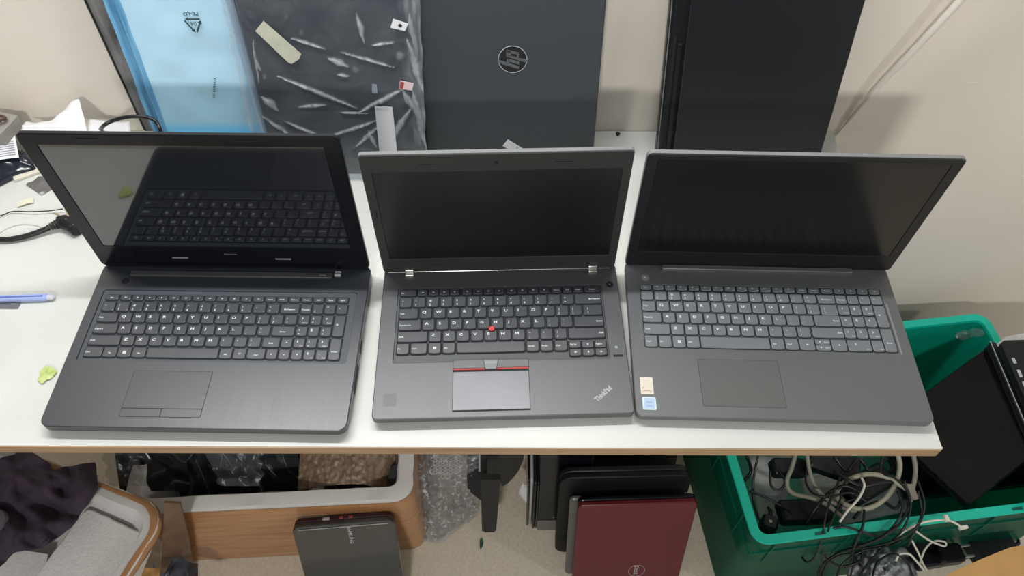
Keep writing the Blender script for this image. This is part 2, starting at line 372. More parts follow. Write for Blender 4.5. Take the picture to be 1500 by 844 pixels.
def keyboard(lap, x0, z, rows, km, h, st):
    for (ya, yb, keys) in rows:
        for k in keys:
            a, c, leg = k[:3]; y0, y1 = (k[3], k[4]) if len(k) > 3 else (ya, yb)
            add_key(lap, x0 + a / 1000, y0, (c - a) / 1000, y1 - y0, h, z, km, leg, st)
def run(start, pitch, wd, legs): return [(start + i * pitch, start + i * pitch + wd, l) for i, l in enumerate(legs)]
NUM = ['!/1', '@/2', '#/3', '$/4', '%/5', '^/6', '&/7', '*/8', '(/9', ')/0', '_/-', '+/=']
QR = list('QWERTYUIOP') + ['{/[', '}/]']; AR = list('ASDFGHJKL') + [':/;', '"/\'']; ZR = list('ZXCVBNM') + ['</,', '>/.', '?//']

# ------------------------------------------------------------------ the three open laptops
def open_laptop(name, label, loc, rz, W, D, L, h, lean, T, body, lid_in, lid_back, scr, hole, tray, deck_mat=None, rc=.012, trec=.0016, lt=.007, edge=None):
    t = thing(name, label, 'laptop', (loc[0], loc[1], 0), (0, 0, rz))
    b = MB(); b.tray((0, W, 0, D), tray, rc, .003, .003, h, trec, b=.001, bb=.009); b.build('base', body, t)
    for fx in (.03, W - .03):
        for fy in (.03, D - .04):
            f = MB(); f.plate(fx - .012, fx + .012, fy - .006, fy + .006, 0, .0045, .005, .001); f.build('rubber_foot', M['rubber'], t)
    lid = MB(); lid.xf = Matrix.Rotation(PI / 2, 4, 'X')
    lid.tray((0, W + T, 0, L), hole, rc * .8, .002, -lt, 0, .0012, b=.0008, bb=.002)
    lo = lid.build('lid', [lid_in, lid_back], t); lo.location = (0, D - .008, h + .0012); lo.rotation_euler = (-lean, 0, 0)
    # the rim round the lid (its outer shell) is a strip of its own look
    rim = MB(); rim.xf = Matrix.Rotation(PI / 2, 4, 'X')
    q = lambda d: rrect(*inset(0, W + T, 0, L, d), rc * .8, 5)
    rim.rings([[(x, y, -lt - .0003) for x, y in q(.002)], [(x, y, -lt + .001) for x, y in q(-.0006)], [(x, y, -.0016) for x, y in q(-.0006)], [(x, y, -.0014) for x, y in q(.0004)]], cap1=False)
    rim.build('lid_cover', edge or lid_back, lo)
    s = MB(); s.xf = Matrix.Rotation(PI / 2, 4, 'X'); s.plate(hole[0] + .0008, hole[1] - .0008, hole[2] + .0008, hole[3] - .0008, -.0012, -.0007, .001, .0001)
    s.build('screen', scr, lo)
    return t, lo
def lidbits(): b = MB(); b.xf = Matrix.Rotation(PI / 2, 4, 'X'); return b

# --- left laptop: glossy black 15 inch
X1, h1 = .0215, .022
t1, lid1 = open_laptop('laptop', 'black glossy open laptop with brushed palm rest, leftmost of the three open ones', (-.5843, .0178), -.0128, .388, .261, .2527, h1, .0096, -.0021,
    M['brushed'], M['blk_gloss'], M['blk_satin'], M['scr_gloss'], (.0195, .3665, .046, .2365), (.014, .374, .0965, .2125), rc=.012)
NP = [277.5, 294, 310.5]
r1 = [
 (.1945, .2035, [(0, 17.5, 'Esc^')] + run(20.5, 17.0, 14.6, ['#mute|', '#v-|', '#v+|', '#mic|', '#rect|', '#rect|', '#sun|', '#kb|', '#cam|', '#lock|', '#s-|', '#s+|', 'Insert^', 'PrtSc^', 'Delete^', 'Home^', 'End^', 'PgUp^', 'PgDn^'])),
 (.1757, .1912, [(0, 17, '~/`')] + run(20.2, 19.1, 16.6, NUM) + [(249.5, 275, 'Backspace^')] + [(277.5, 292, 'NumLk^'), (294, 308.5, '//'), (310.5, 325, '*'), (327, 342, '-')]),
 (.1572, .1727, [(0, 26, 'Tab')] + run(29, 19.1, 16.6, QR + ['|/\\']) + [(a, a + 14.6, l) for a, l in zip(NP, ['7/Home', '8/^', '9/PgUp'])] + [(327, 342, '+', .1387, .1727)]),
 (.1387, .1542, [(0, 31.5, 'CapsLk')] + run(34, 19.1, 16.6, AR) + [(244.6, 275, 'Enter^')] + [(a, a + 14.6, l) for a, l in zip(NP, ['4/<', '5', '6/>'])]),
 (.1202, .1357, [(0, 41.5, 'Shift')] + run(44, 19.1, 16.6, ZR) + [(235.5, 258.5, 'Shift^'), (260.5, 275.2, '#tup')] + [(a, a + 14.6, l) for a, l in zip(NP, ['1/End', '2/v', '3/PgDn'])] + [(327, 342, 'Enter^', .1017, .1357)]),
 (.1017, .1172, [(0, 23.5, 'Ctrl'), (25.5, 43, 'Fn^'), (45, 62.5, '#win'), (64.5, 82, 'Alt^'), (84, 179.5, ''), (181.5, 198, 'Alt^'), (200, 216.5, '#rect|'), (218.5, 242, 'Ctrl^'), (244, 258.6, '#tleft'), (260.5, 275.2, '#tdown'), (277.5, 292.1, '#tright'), (294, 308.6, '0/Ins'), (310.5, 325.1, './Del')]),
]
keyboard(t1, X1, h1 - .0016, r1, M['key1'], .0022, dict(S=1, pad=True, fnred=True))
b = MB(); b.plate(.0148, .3732, .0973, .2117, h1 - .0018, h1 - .00155, .003, .0001); b.build('keyboard_tray', M['tray1'], t1)
b = MB(); b.plate(.0972, .2012, .0148, .0818, h1, h1 + .0002, .002, .0001); tp = b.build('touchpad', M['groove'], t1)
b = MB(); b.plate(.0977, .2007, .0270, .0813, h1 + .0001, h1 + .0004, .0016, .0001); b.build('touch_surface', M['pad1'], tp)
for a, c in ((.0977, .1488), (.1496, .2007)):
    b = MB(); b.plate(a, c, .0153, .0262, h1 + .0001, h1 + .0004, .0016, .0001); b.build('touchpad_button', M['pad1'], tp)
b = MB(); b.plate(.044, .334, .2365, .2455, h1 - .001, h1 + .0025, .001, .0006); o = b.build('hinge_cover', mat('perforated_bar', (72, 74, 75), .5, nscale=900, namt=.4), t1)
b = MB(); b.text('Dolby', .316, .2395, h1 + .0026, .004); b.build('bar_marking', M['legend_dim'], o)
b = MB(); b.cyl(.0394, .2275, h1 - .001, h1 + .0006, .0058, .0052, 28); b.build('power_button', M['blk_satin'], t1)
b = MB(); b.plate(.337, .346, .2405, .2445, h1 - .001, h1 + .003, .001, .0005); b.plate(.337, .346, .247, .2485, h1 - .001, h1 + .003, .0006, .0004); b.build('hinge_cap', M['silver_paint'], t1, label='small silver hinge cap')
for a in (.108, .255):
    b = lidbits(); b.plate(a, a + .023, .021, .0235, -.001, .0012, .001, .0006); b.build('rubber_bumper', M['l3_edge'], lid1)
for a in (.072, .262):
    b = lidbits(); b.plate(a, a + .027, .2455, .2468, -.001, .0010, .0006, .0004); b.build('rubber_bumper', M['blk_satin'], lid1)
b = lidbits(); b.cyl(.186, .2445, -.001, .0004, .0028, .0026, 18); b.build('webcam', M['groove'], lid1)
b = lidbits(); b.text('lenovo', .194, .030, .0002, .0052, 'CENTER', sx=1.3, bold=.01); b.build('brand_logo', M['l3_edge'], lid1)
b = MB(); b.plate(-.0003, .0009, .02, .235, h1 - .012, h1 - .0035, .0003, .0002); b.plate(.3872, .3885, .06, .10, .006, .017, .0003, .0002); b.plate(.3872, .3885, .12, .14, .008, .014, .0003, .0002); b.build('side_port', M['groove'], t1)

# --- middle laptop: thinkpad
X2, h2 = .0255, .021
t2, lid2 = open_laptop('laptop', 'matte graphite open laptop with a red pointing nub, middle of the three open ones', (-.1666, .0293), .0308, .3338, .2399, .2349, h2, -.0184, -.0025,
    M['tp_body'], M['tp_lid'], M['tp_body'], M['scr_matte'], (.0117, .3205, .030, .2065), (.0215, .3105, .0805, .2045), rc=.006, trec=.0022, lt=.008, edge=M['l3_edge'])
r2 = [
 (.1905, .2002, [(0, 22.6, 'Esc')] + run(24.5, 15.1, 13.9, ['#mute', '#v-', '#v+', '#mic']) + run(87, 15.1, 13.9, ['#s-', '#s+', '#rect', '#sun']) + run(149.5, 15.4, 14.2, ['#cam', '#kb', '#lock', '#star']) + [(213, 227.3, 'Home^'), (228.5, 242.5, 'End^'), (243.8, 258, 'Insert^'), (259.5, 282, 'Delete^')]),
 (.1707, .1873, [(0, 16.5, '~/`')] + run(19, 18.9, 16.4, NUM) + [(245.8, 282, 'Backspace>')]),
 (.1517, .1683, [(0, 26.2, 'Tab')] + run(28.8, 18.92, 16.4, QR) + [(255.9, 282, '|/\\')]),
 (.1327, .1493, [(0, 30.7, 'CapsLock')] + run(33.1, 18.96, 16.4, AR) + [(241.7, 282, 'Enter>')]),
 (.1137, .1303, [(0, 40.3, 'Shift')] + run(42.8, 18.96, 16.4, ZR) + [(232.4, 282, 'Shift>')]),
 (.0947, .1113, [(0, 16.5, 'Fn'), (19, 40.5, 'Ctrl'), (43, 59.3, '#win'), (61.8, 78.3, 'Alt'), (80.8, 172.3, ''), (174.8, 191.2, 'AltGr'), (193.6, 210, 'PrtSc'), (212.4, 229.5, 'Ctrl'),
   (232, 247.5, 'PgUp', .0982, .1093), (249.3, 264.8, '#up', .0982, .1093), (266.5, 282, 'PgDn', .0982, .1093), (232, 247.5, '#left', .0862, .0973), (249.3, 264.8, '#down', .0862, .0973), (266.5, 282, '#right', .0862, .0973)]),
]
keyboard(t2, X2, h2 - .0022, r2, M['key2'], .0030, dict(S=1, pad=False, fnred=False))
b = MB(); b.plate(.0223, .3097, .0813, .2037, h2 - .0024, h2 - .00215, .003, .0001); b.build('keyboard_tray', M['tray2'], t2)
b = MB(); b.tube([(.1535, .131, h2 - .002), (.1535, .131, h2 + .002)], .0022, 12, sm=False); b.cyl(.1535, .131, h2 - .001, h2 + .0009, .0052, .0048, 24, mi=1)
b.rings([[(.1535 + r * math.cos(2 * PI * k / 20), .131 + r * math.sin(2 * PI * k / 20), z) for k in range(20)] for r, z in ((.0028, h2 + .001), (.0038, h2 + .002), (.0038, h2 + .0032), (.003, h2 + .0038))])
b.build('pointing_stick', [M['red'], M['groove']], t2, label='red pointing nub')
b = MB(); b.plate(.1018, .2018, .0075, .0835, h2, h2 + .0002, .001, .0001); tp = b.build('touchpad', M['groove'], t2)
b = MB(); b.plate(.1024, .2012, .0098, .0655, h2 + .0001, h2 + .0004, .001, .0001); b.build('touch_surface', M['pad2'], tp)
b = MB(); b.prism([(.1024, .0708), (.144, .0708), (.1415, .0825), (.1024, .0825)], h2 + .0001, h2 + .0012); b.build('touchpad_button', M['tp_body'], tp)
b = MB(); b.prism([(.1596, .0708), (.2012, .0708), (.2012, .0825), (.1622, .0825)], h2 + .0001, h2 + .0012); b.build('touchpad_button', M['tp_body'], tp)
b = MB(); b.prism([(.1449, .0690), (.1588, .0690), (.1614, .0825), (.1422, .0825)], h2 + .0001, h2 + .0014)
for k in range(8):
    for j in (0, 1): b.disc(.1452 + k * .0019, .0795 - j * .0018, h2 + .00145, .0004, 6, mi=1)
b.build('touchpad_button', [M['key3'], M['silver']], tp, label='grey middle button with raised dots')
b = MB(); b.plate(.1024, .1438, .0684, .0704, h2 + .0001, h2 + .0010, .0004, .0001); b.plate(.1598, .2012, .0684, .0704, h2 + .0001, h2 + .0010, .0004, .0001); b.build('red_stripe', M['redline'], tp, label='red stripe below the buttons')
b = MB(); b.cyl(.3222, .2030, h2 - .001, h2 + .0004, .0056, .0052, 28); b.disc(.3222, .203, h2 + .00045, .0008, mi=1); b.build('power_button', [M['groove'], M['legend_dim']], t2)
b = MB(); b.plate(.3155, .3275, .0835, .0870, h2 - .001, h2 + .0003, .0005, .0002); b.build('fingerprint_reader', M['groove'], t2)
b = MB(); b.cyl(.3205, .0985, h2 - .001, h2 + .0002, .0022, .0021, 16); b.build('status_light', M['legend_dim'], t2)
b = MB(); b.text('ThinkPad', .2880, .0170, h2 + .0003, .0098, rot=.74, sx=.76, bold=.03); b.disc(.2904, .0307, h2 + .0004, .0007, 8, 1); b.build('brand_logo', [M['silver_paint'], M['redline']], t2, label='silver slanted lettering')
for a in (.0305, .2935):
    b = MB(); b.plate(a, a + .0125, .2235, .2325, h2 - .001, h2 + .004, .001, .0006); b.plate(a, a + .0125, .229, .2335, h2, h2 + .009, .001, .0006); b.build('hinge', M['silver'], t2, label='silver metal hinge')
for a in (.072, .236):
    b = lidbits(); b.plate(a, a + .022, .2185, .2195, -.001, .0005, .0004, .0002); b.build('rubber_bumper', M['groove'], lid2)
for a in (.068, .248):
    b = lidbits(); b.plate(a, a + .020, .0155, .0163, -.001, .0005, .0004, .0002); b.build('rubber_bumper', M['groove'], lid2)
b = lidbits(); b.cyl(.1650, .2195, -.001, .0004, .0028, .0026, 18); b.build('webcam', M['groove'], lid2)
b = lidbits(); b.plate(.0060, .0078, .12, .135, -.001, .0005, .0004, .0002); b.build('latch_mark', M['groove'], lid2)
b = MB(); b.plate(.005, .325, .2325, .2337, h2 - .0005, h2 + .0009, .0004, .0003); b.build('hinge_line', M['silver'], t2, label='bright line along the hinge')
b = MB(); b.plate(.013, .030, .018, .036, h2, h2 + .00008, .001, .00003); b.build('sticker_mark', mat('removed_sticker_mark', (62, 64, 66), .46, spec=.9), t2)

# --- right laptop: iron grey
X3, h3 = .0197, .020
t3, lid3 = open_laptop('laptop', 'iron grey open laptop with two stickers, rightmost of the three open ones', (.1684, .0362), -.0228, .3766, .2489, .2326, h3, -.0499, .0036,
    M['l3_body'], M['l3_lid'], M['l3_body'], M['scr_matte3'], (.0135, .3665, .034, .2240), (.0185, .3585, .1015, .2090), rc=.009, trec=.0011, lt=.008, edge=M['l3_edge'])
NP3 = [272.5, 289, 305.5]
r3 = [
 (.1985, .2072, [(0, 15, 'Esc^')] + run(18, 16.85, 14.6, ['#mute|F1', '#v-|F2', '#v+|F3', '#mic|F4', '#sun|F5', '#rect|F6', '#kb|F7', '#cam|F8', '#lock|F9', '#rect|F10', '#s-|F11', '#s+|F12', 'PrtSc^', 'Insert^']) + [(255, 271, 'Delete^'), (273, 287.3, '#v-'), (289.5, 303.8, '#v+'), (306, 320.2, '#sun'), (322.5, 337, '#star')]),
 (.1813, .1958, [(0, 16.6, '~/`')] + run(19.1, 19.03, 16.6, NUM) + [(247.5, 271, 'Backspace^'), (272.5, 287, 'NumLk^'), (289, 303.5, '//'), (305.5, 320, '*'), (322, 337, '-')]),
 (.1624, .1785, [(0, 18.4, 'Tab')] + run(20.8, 18.95, 16.6, QR) + [(248.2, 271, '|/\\', .1609, .1785)] + [(a, a + 14.6, l) for a, l in zip(NP3, ['7/Home', '8/^^', '9/PgUp'])] + [(322, 337, '+', .1433, .1785)]),
 (.1433, .1595, [(0, 25, 'CapsLk')] + run(27.5, 18.95, 16.6, AR) + [(236, 271, 'Enter>', .1433, .1607)] + [(a, a + 14.6, l) for a, l in zip(NP3, ['4/<<', '5', '6/>>'])]),
 (.1242, .1404, [(0, 35, 'Shift')] + run(37.3, 19.1, 16.7, ZR) + [(229, 271, 'Shift>')] + [(a, a + 14.6, l) for a, l in zip(NP3, ['1/End', '2/vv', '3/PgDn'])] + [(322, 337, 'Enter^', .1035, .1404)]),
 (.1035, .1213, [(0, 16.5, 'Ctrl'), (19, 35.5, 'Fn'), (37.7, 54.3, '#win'), (56.5, 73.3, 'Alt'), (75.5, 167.5, ''), (169.8, 187, 'Alt'), (189.3, 206, 'Ctrl'), (208.2, 228, '#left'), (229.7, 249.5, '#up|PgUp', .1127, .1213), (229.7, 249.5, '#down|PgDn', .1035, .1121), (251.2, 270.8, '#right'), (272.5, 303.6, '0/Ins'), (305.5, 320.1, './Del')]),
]
keyboard(t3, X3, h3 - .0011, r3, M['key3'], .0018, dict(S=1, pad=True, fnred=False))
b = MB(); b.plate(.0193, .3577, .1023, .2082, h3 - .0013, h3 - .00105, .003, .0001); b.build('keyboard_tray', M['tray3'], t3)
b = MB(); b.plate(.0868, .1932, .0157, .0857, h3, h3 + .00015, .002, .0001); tp = b.build('touchpad', M['groove'], t3)
b = MB(); b.plate(.0872, .1928, .0161, .0853, h3 + .0001, h3 + .0003, .002, .0001); b.build('touch_surface', M['pad3'], tp)
b = MB(); b.plate(.0525, .3245, .2325, .2405, h3 - .001, h3 + .006, .0015, .001); b.build('hinge_cover', M['l3_body'], t3)
b = MB(); b.cyl(.0276, .2193, h3 - .001, h3 + .0005, .0058, .0054, 28); b.disc(.0276, .2193, h3 + .0006, .0011, mi=1); b.build('power_button', [M['l3_edge'], M['legend']], t3)
b = MB(); b.plate(.0085, .0250, .0312, .0562, h3, h3 + .00015, .001, .00003)
st = b.build('sticker', mat('cream_label', (214, 204, 188), .5), t3, label='cream paper sticker')
b = MB(); b.disc(.0115, .0405, h3 + .0002, .0009, 10)
for yy_ in (.0340, .0358): b.add([(.011, yy_, h3 + .0002), (.0225, yy_, h3 + .0002), (.0225, yy_ + .0006, h3 + .0002), (.011, yy_ + .0006, h3 + .0002)], [[0, 1, 2, 3]])
b.build('sticker_print', mat('faded_brown_print', (140, 110, 95), .6), st)
b = MB(); b.plate(.0095, .0268, .0088, .0272, h3, h3 + .00015, .0015, .00003)
st = b.build('sticker', mat('pale_blue_label', (196, 214, 224), .3, metal=.2), t3, label='pale blue square processor sticker')
b = MB(); b.plate(.0112, .0250, .0104, .0256, h3 + .0001, h3 + .0002, .001, .00002); b.text('intel', .0181, .0185, h3 + .00025, .0042, 'CENTER', mi=1); b.text('inside', .0181, .0135, h3 + .00025, .0032, 'CENTER', mi=1)
b.build('sticker_print', [mat('light_blue_field', (168, 190, 214), .3), mat('blue_print', (70, 110, 170), .4)], st)
b = MB(); b.plate(.3600, .3622, .1000, .1830, h3, h3 + .0002, .0004, .00004); b.build('worn_edge', mat('worn_grey', (128, 130, 130), .4), t3)
for a in (.035, .235):
    b = lidbits(); b.plate(a, a + .085, .2262, .2268, -.001, .0003, .0002, .0001); b.build('microphone_slot', M['groove'], lid3)

# ------------------------------------------------------------------ things standing against the wall
def plane_tools(y0, k):
    P = (0, y0, 0); n = (0, -1, k)
    return lambda u, v: ppl(u, v, P, n)
def closed_laptop(name, label, loc, rot, W, H, T, lidm, basem, r=.012, split=.45, r2=None):
    """a closed laptop standing on its side: x = width, z = height, lid in front"""
    t = thing(name, label, 'laptop', loc, rot)
    q = Matrix.Rotation(PI / 2, 4, 'X')
    b = MB(); b.xf = q; b.plate(0, W, 0, H, -T * split, 0, r, .0015); lid = b.build('lid', lidm, t)
    b = MB(); b.xf = q; b.plate(.0008, W - .0008, .0008, H - .0008, -T, -T * split - .0008, r, .003); base = b.build('base', basem, t)
    return t, lid, base
def facing(): b = MB(); b.xf = Matrix.Rotation(PI / 2, 4, 'X'); return b

k = .184; f = plane_tools(.49, k); a = f(627, 230); c = f(869, 222)
lean = math.atan(k)
hx0, hx1 = a.x, f(872, 190).x
hp, hplid, hpb = closed_laptop('closed_laptop', 'closed dark grey laptop with a round logo, standing against the wall', (hx0, .49, 0.0015), (-lean, 0, 0), hx1 - hx0, .375, .024, M['hp'], M['blk_satin'], r=.006)
def loc2(p, root):   # world -> local of a leaning thing
    m = Matrix.Translation(root.location) @ root.rotation_euler.to_matrix().to_4x4(); q = m.inverted() @ Vector(p); return q.x, q.z
lx, lz = loc2(f(751, 87), hp)
b = facing(); b.cyl(lx, lz, -.0005, .0004, .0205, .0202, 48)
lg = b.build('brand_logo', M['groove'], hplid, label='round black logo')
b = facing()
for pl_ in ([(160, 420), (605, 575), (605, 640), (170, 500)], [(350, 395), (610, 465), (610, 535), (380, 465)], [(350, 395), (400, 410), (395, 520), (335, 500)], [(340, 190), (590, 250), (600, 300), (345, 262)],
            [(335, 195), (440, 225), (430, 345), (330, 330)], [(335, 305), (790, 425), (770, 490), (330, 350)], [(555, 245), (602, 262), (602, 400), (555, 385)]):
    q = [(lx + (a_ - 470) / 300 * .0203, lz - (c_ - 420) / 300 * .0203) for a_, c_ in pl_][::-1]
    b.rings([[(x, y, .0003) for x, y in q], [(x, y, .0007) for x, y in q]])
b.build('logo_letters', mat('dull_grey_metal', (92, 95, 98), .4), lg)
b = facing(); b.rings([[(lx + r * math.cos(2 * PI * q / 48), lz + r * math.sin(2 * PI * q / 48), z) for q in range(48)] for r, z in ((.0203, .0003), (.0209, .0006), (.0214, .0002))], cap0=False, cap1=False); b.build('logo_ring', M['silver_paint'], lg)
b = facing(); x1_ = hx1 - hx0; b.plate(x1_ - .0115, x1_ - .0108, .0, .042, 0, .0002, .0002, .0001); b.plate(x1_ - .0115, x1_ - .0005, .041, .042, 0, .0002, .0002, .0001); b.build('hinge_seam', M['groove'], hplid)
b = facing(); sx_, sz_ = loc2(f(752, 216), hp); b.xf = b.xf @ Matrix.Translation((sx_, sz_, 0)) @ Matrix.Rotation(-.62, 4, 'Z')
b.plate(-.016, .020, -.0075, .0075, 0, .0003, .001, .0001); b.text('-----', -.012, .002, .0005, .006, mi=2)
b.add([(0, -.005, .0005), (.012, -.005, .0005), (.006, .005, .0005)], [[0, 1, 2]], 1)
b.build('sticker', [M['paper'], mat('green_print', (90, 170, 130), .5), M['legend_dim']], hplid, label='white label with a green mark')

# tall black laptop at the right
f = plane_tools(.50, .12); pl = f(987, 222); pr = f(1203, 222)
rot3 = math.radians(3.2)
tall = thing('closed_laptop', 'closed black laptop standing upright at the right end of the desk, hinge side left', 'laptop', (.271, .50, .002), (-math.atan(.12), 0, 0))
tall.rotation_euler = (Matrix.Rotation(-math.atan(.12), 3, 'X') @ Matrix.Rotation(-math.radians(3.2), 3, 'Y')).to_euler()
b = facing(); b.plate(0, .238, 0, .385, -.008, 0, .003, .0012); b.build('lid', mat('black_soft_lid', (24, 27, 31), .4, spec=.4, nscale=5, col2=(28, 31, 35)), tall)
b = facing(); b.plate(-.026, .236, .0008, .384, -.032, -.009, .014, .005, bb=.006); base = b.build('base', M['blk_satin'], tall)
b = facing(); b.plate(-.0105, -.004, .028, .215, -.0095, -.0045, .001, .001); b.build('hinge', M['blk_satin'], tall)
b = facing(); b.plate(-.017, -.0125, .026, .225, -.0092, -.0082, .001, .0003); b.build('vent', M['groove'], base)
b = facing(); b.tube([(-.0245, .02, -.0075), (-.0245, .12, -.0085), (-.0245, .25, -.0085), (-.0245, .30, -.0085), (-.018, .32, -.0085)], .0007, 6); b.tube([(-.0245, .02, -.0075), (-.021, .008, -.0085), (-.014, .002, -.0085)], .0007, 6); b.build('trim_strip', M['l3_edge'], base, label='thin grey trim line')

# laptop base in a clear plastic bag
f = plane_tools(.468, .215); k = .215
pk = thing('wrapped_laptop_part', 'dark flat laptop part in a creased clear plastic bag, leaning on the wall', 'laptop part', (-.378, .468, .002), (-math.atan(k), 0, 0))
b = facing(); b.plate(.006, .252, .035, .385, -.012, -.003, .006, .002); b.build('panel', mat('navy_black_panel', (42, 47, 56), .45, nscale=6, namt=.15), pk)
CRS = [((429, 55), (476, 70), 1.5), ((504, 76), (574, 96), 1.5), ((412, 112), (519, 155), 2), ((420, 177), (474, 200), 1.8), ((482, 199), (553, 175), 1.8), ((530, 161), (589, 130), 2.4), ((497, 163), (538, 164), 1.2),
       ((544, 65), (577, 61), 1.3), ((376, 86), (383, 103), 1.2), ((482, 84), (510, 96), 3), ((385, 140), (408, 160), 3.5), ((440, 155), (476, 152), 2), ((495, 108), (512, 110), 1.6), ((598, 60), (620, 130), 3.0), ((590, 130), (612, 165), 3.0),
       ((565, 215), (600, 160), 3), ((520, 215), (560, 180), 2), ((372, 60), (380, 120), 1.2), ((600, 20), (606, 60), 2.5), ((388, 170), (430, 200), 2), ((523, 20), (534, 60), 2.2), ((605, 130), (625, 215), 3.5), ((540, 190), (552, 214), 2)]
f = plane_tools(.468, .215)
CR2 = []  # crease lines whose highlights are painted in as whitish haze
for p_, q_, w_ in CRS:
    a_ = loc2(f(*p_), pk); c_ = loc2(f(*q_), pk); CR2.append((Vector(a_), Vector(c_), w_ * .00085))
b = MB(); HZ = []
def bagf(u, v):
    x = -.006 + .270 * u - .012 * (1 - v); z = .39 * v
    e = min(u, 1 - u); p_ = Vector((x, z)); hz = 0
    for k_, (a_, c_, w_) in enumerate(CR2):
        d = c_ - a_; t_ = (p_ - a_).dot(d) / d.length_squared
        if -.05 < t_ < 1.05:
            dist = abs((p_ - a_ - d * t_).length); ww = w_ * (.35 + 1.1 * math.sin(max(0, min(1, t_)) * PI)) * (1 + .5 * noise.noise((x * 120, z * 120, k_)))
            if ww > 0: hz = max(hz, max(0, 1 - (dist / (ww * 1.8)) ** 2) * (.55 + .35 * noise.noise((x * 200, z * 60, k_ + 3)) + .2))
    n = noise.noise((x * 22, z * 22, 3)); n2 = noise.noise((x * 60 + 3, z * 45, 8)); n3 = noise.noise((x * 150, z * 30, 5))
    right = max(0, 1 - (1 - u) / .13); low = max(0, 1 - v / .33); left = max(0, 1 - u / .035)
    hz = max(hz, right * (.25 + .7 * max(0, n3 + .15)), low * (.28 + .5 * max(0, n2 + n * .6)), left * .55, .45 * max(0, n2 - .42) * 2, .08 + .08 * n)
    HZ.append(min(1, hz))
    y = -.0025 - .004 * hz - .0012 * abs(n2) - .003 * max(0, n) * right
    x += .003 * noise.noise((z * 30, 4, 1)) * (u * 2 - 1) ** 3; z += .004 * noise.noise((x * 30, 9, 1)) * (1 - v) ** 4
    return (x, y, z)
b.grid(bagf, 200, 290); bg = b.build('bag', M['bag'], pk, sharp=180, label='creased clear plastic bag')
at_ = bg.data.attributes.new('haze', 'FLOAT', 'POINT'); at_.data.foreach_set('value', HZ)
def on_pk(u, v): return loc2(f(u, v), pk)
def patch(parent, pts, z, name, ms, label=None, extra=None):
    b = facing(); q = [on_pk(*p) for p in pts]; b.rings([[(x, y, z) for x, y in q], [(x, y, z + .0003) for x, y in q]])
    if extra: extra(b)
    return b.build(name, ms, parent, label=label)
patch(pk, [(376, 42), (388, 27), (396, 34), (443, 75), (440, 83), (429, 90), (424, 88), (376, 44)][:7], .0075, 'tape', M['tape'], 'strip of cream masking tape')
patch(pk, [(573, 37), (577, 24), (599, 31), (594, 42)], .0075, 'sticker', [M['paper'], M['groove']], 'small white sticker with a black mark', lambda b: b.disc(on_pk(587, 34)[0], on_pk(587, 34)[1], .0080, .0028, 8, 1))
patch(pk, [(585, 126), (587, 114), (607, 118), (604, 129)], .0075, 'sticker', [mat('pink_white_label', (214, 190, 190), .5), M['legend_red']], 'small white and red sticker', lambda b: (b.add([(*on_pk(586, 125), .008), (*on_pk(587.5, 115.5), .008), (*on_pk(593, 117), .008), (*on_pk(591, 127), .008)], [[0, 1, 2, 3]], 1)))
patch(pk, [(546, 133), (546, 119), (553, 120), (554, 133)], .0072, 'sticker', mat('dull_grey_label', (130, 140, 150), .5), 'tiny grey sticker')
patch(pk, [(557, 223), (550, 152), (576, 153), (583, 223)], .0072, 'label', [mat('grey_paper_label', (190, 190, 192), .5), M['legend_dim']], 'tall pale paper label', lambda b: [b.text('IIIII II', *on_pk(553 + j * 6, 158), .0078, .006, mi=1, sx=.5) for j in range(3)])

# blue film wrapped panel + black frame behind
def blue_mat():
    m = bpy.data.materials.new('blue_protective_film'); m.use_nodes = True; nt = m.node_tree; N = nt.nodes; L = nt.links; b = N['Principled BSDF']
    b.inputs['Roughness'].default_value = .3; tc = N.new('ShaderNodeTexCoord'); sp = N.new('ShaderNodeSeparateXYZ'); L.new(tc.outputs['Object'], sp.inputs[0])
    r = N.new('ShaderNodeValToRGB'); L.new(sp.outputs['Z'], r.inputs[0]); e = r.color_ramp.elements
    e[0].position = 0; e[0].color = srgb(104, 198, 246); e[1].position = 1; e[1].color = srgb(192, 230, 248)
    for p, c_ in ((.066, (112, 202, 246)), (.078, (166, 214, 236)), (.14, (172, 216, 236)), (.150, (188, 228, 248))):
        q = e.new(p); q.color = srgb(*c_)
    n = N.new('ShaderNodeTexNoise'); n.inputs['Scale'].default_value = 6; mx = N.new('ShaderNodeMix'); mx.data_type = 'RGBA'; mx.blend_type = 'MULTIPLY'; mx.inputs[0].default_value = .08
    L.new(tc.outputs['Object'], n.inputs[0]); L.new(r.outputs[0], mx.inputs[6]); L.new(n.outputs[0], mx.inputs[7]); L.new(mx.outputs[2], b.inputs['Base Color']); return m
M['blue_film'] = blue_mat()
M['blue_dark'] = mat('blue_fold_film', (80, 140, 182), .22, nscale=18, col2=(140, 196, 226), stretch=(5, 5, .6))
f = plane_tools(.505, .15)
bp_ = thing('film_covered_panel', 'laptop panel covered in light blue plastic film, leaning on the wall', 'laptop part', (-.5385, .505, .002), (-math.atan(.15), 0, 0))
def on_bp(u, v): return loc2(f(u, v), bp_)
xs = [on_bp(250, 190)[0], on_bp(385, 197)[0]]
b = MB(); b.grid(lambda u, v: (-.002 + (.162) * u, -.002 - .0018 * noise.noise((u * 4, v * 9, 2)), .385 * v), 30, 60)
b.build('film', M['blue_film'], bp_, sharp=180, label='light blue plastic film')
b = facing(); b.plate(.002, .160, .003, .382, -.012, -.0035, .004, .001); b.build('panel', M['blk_satin'], bp_)
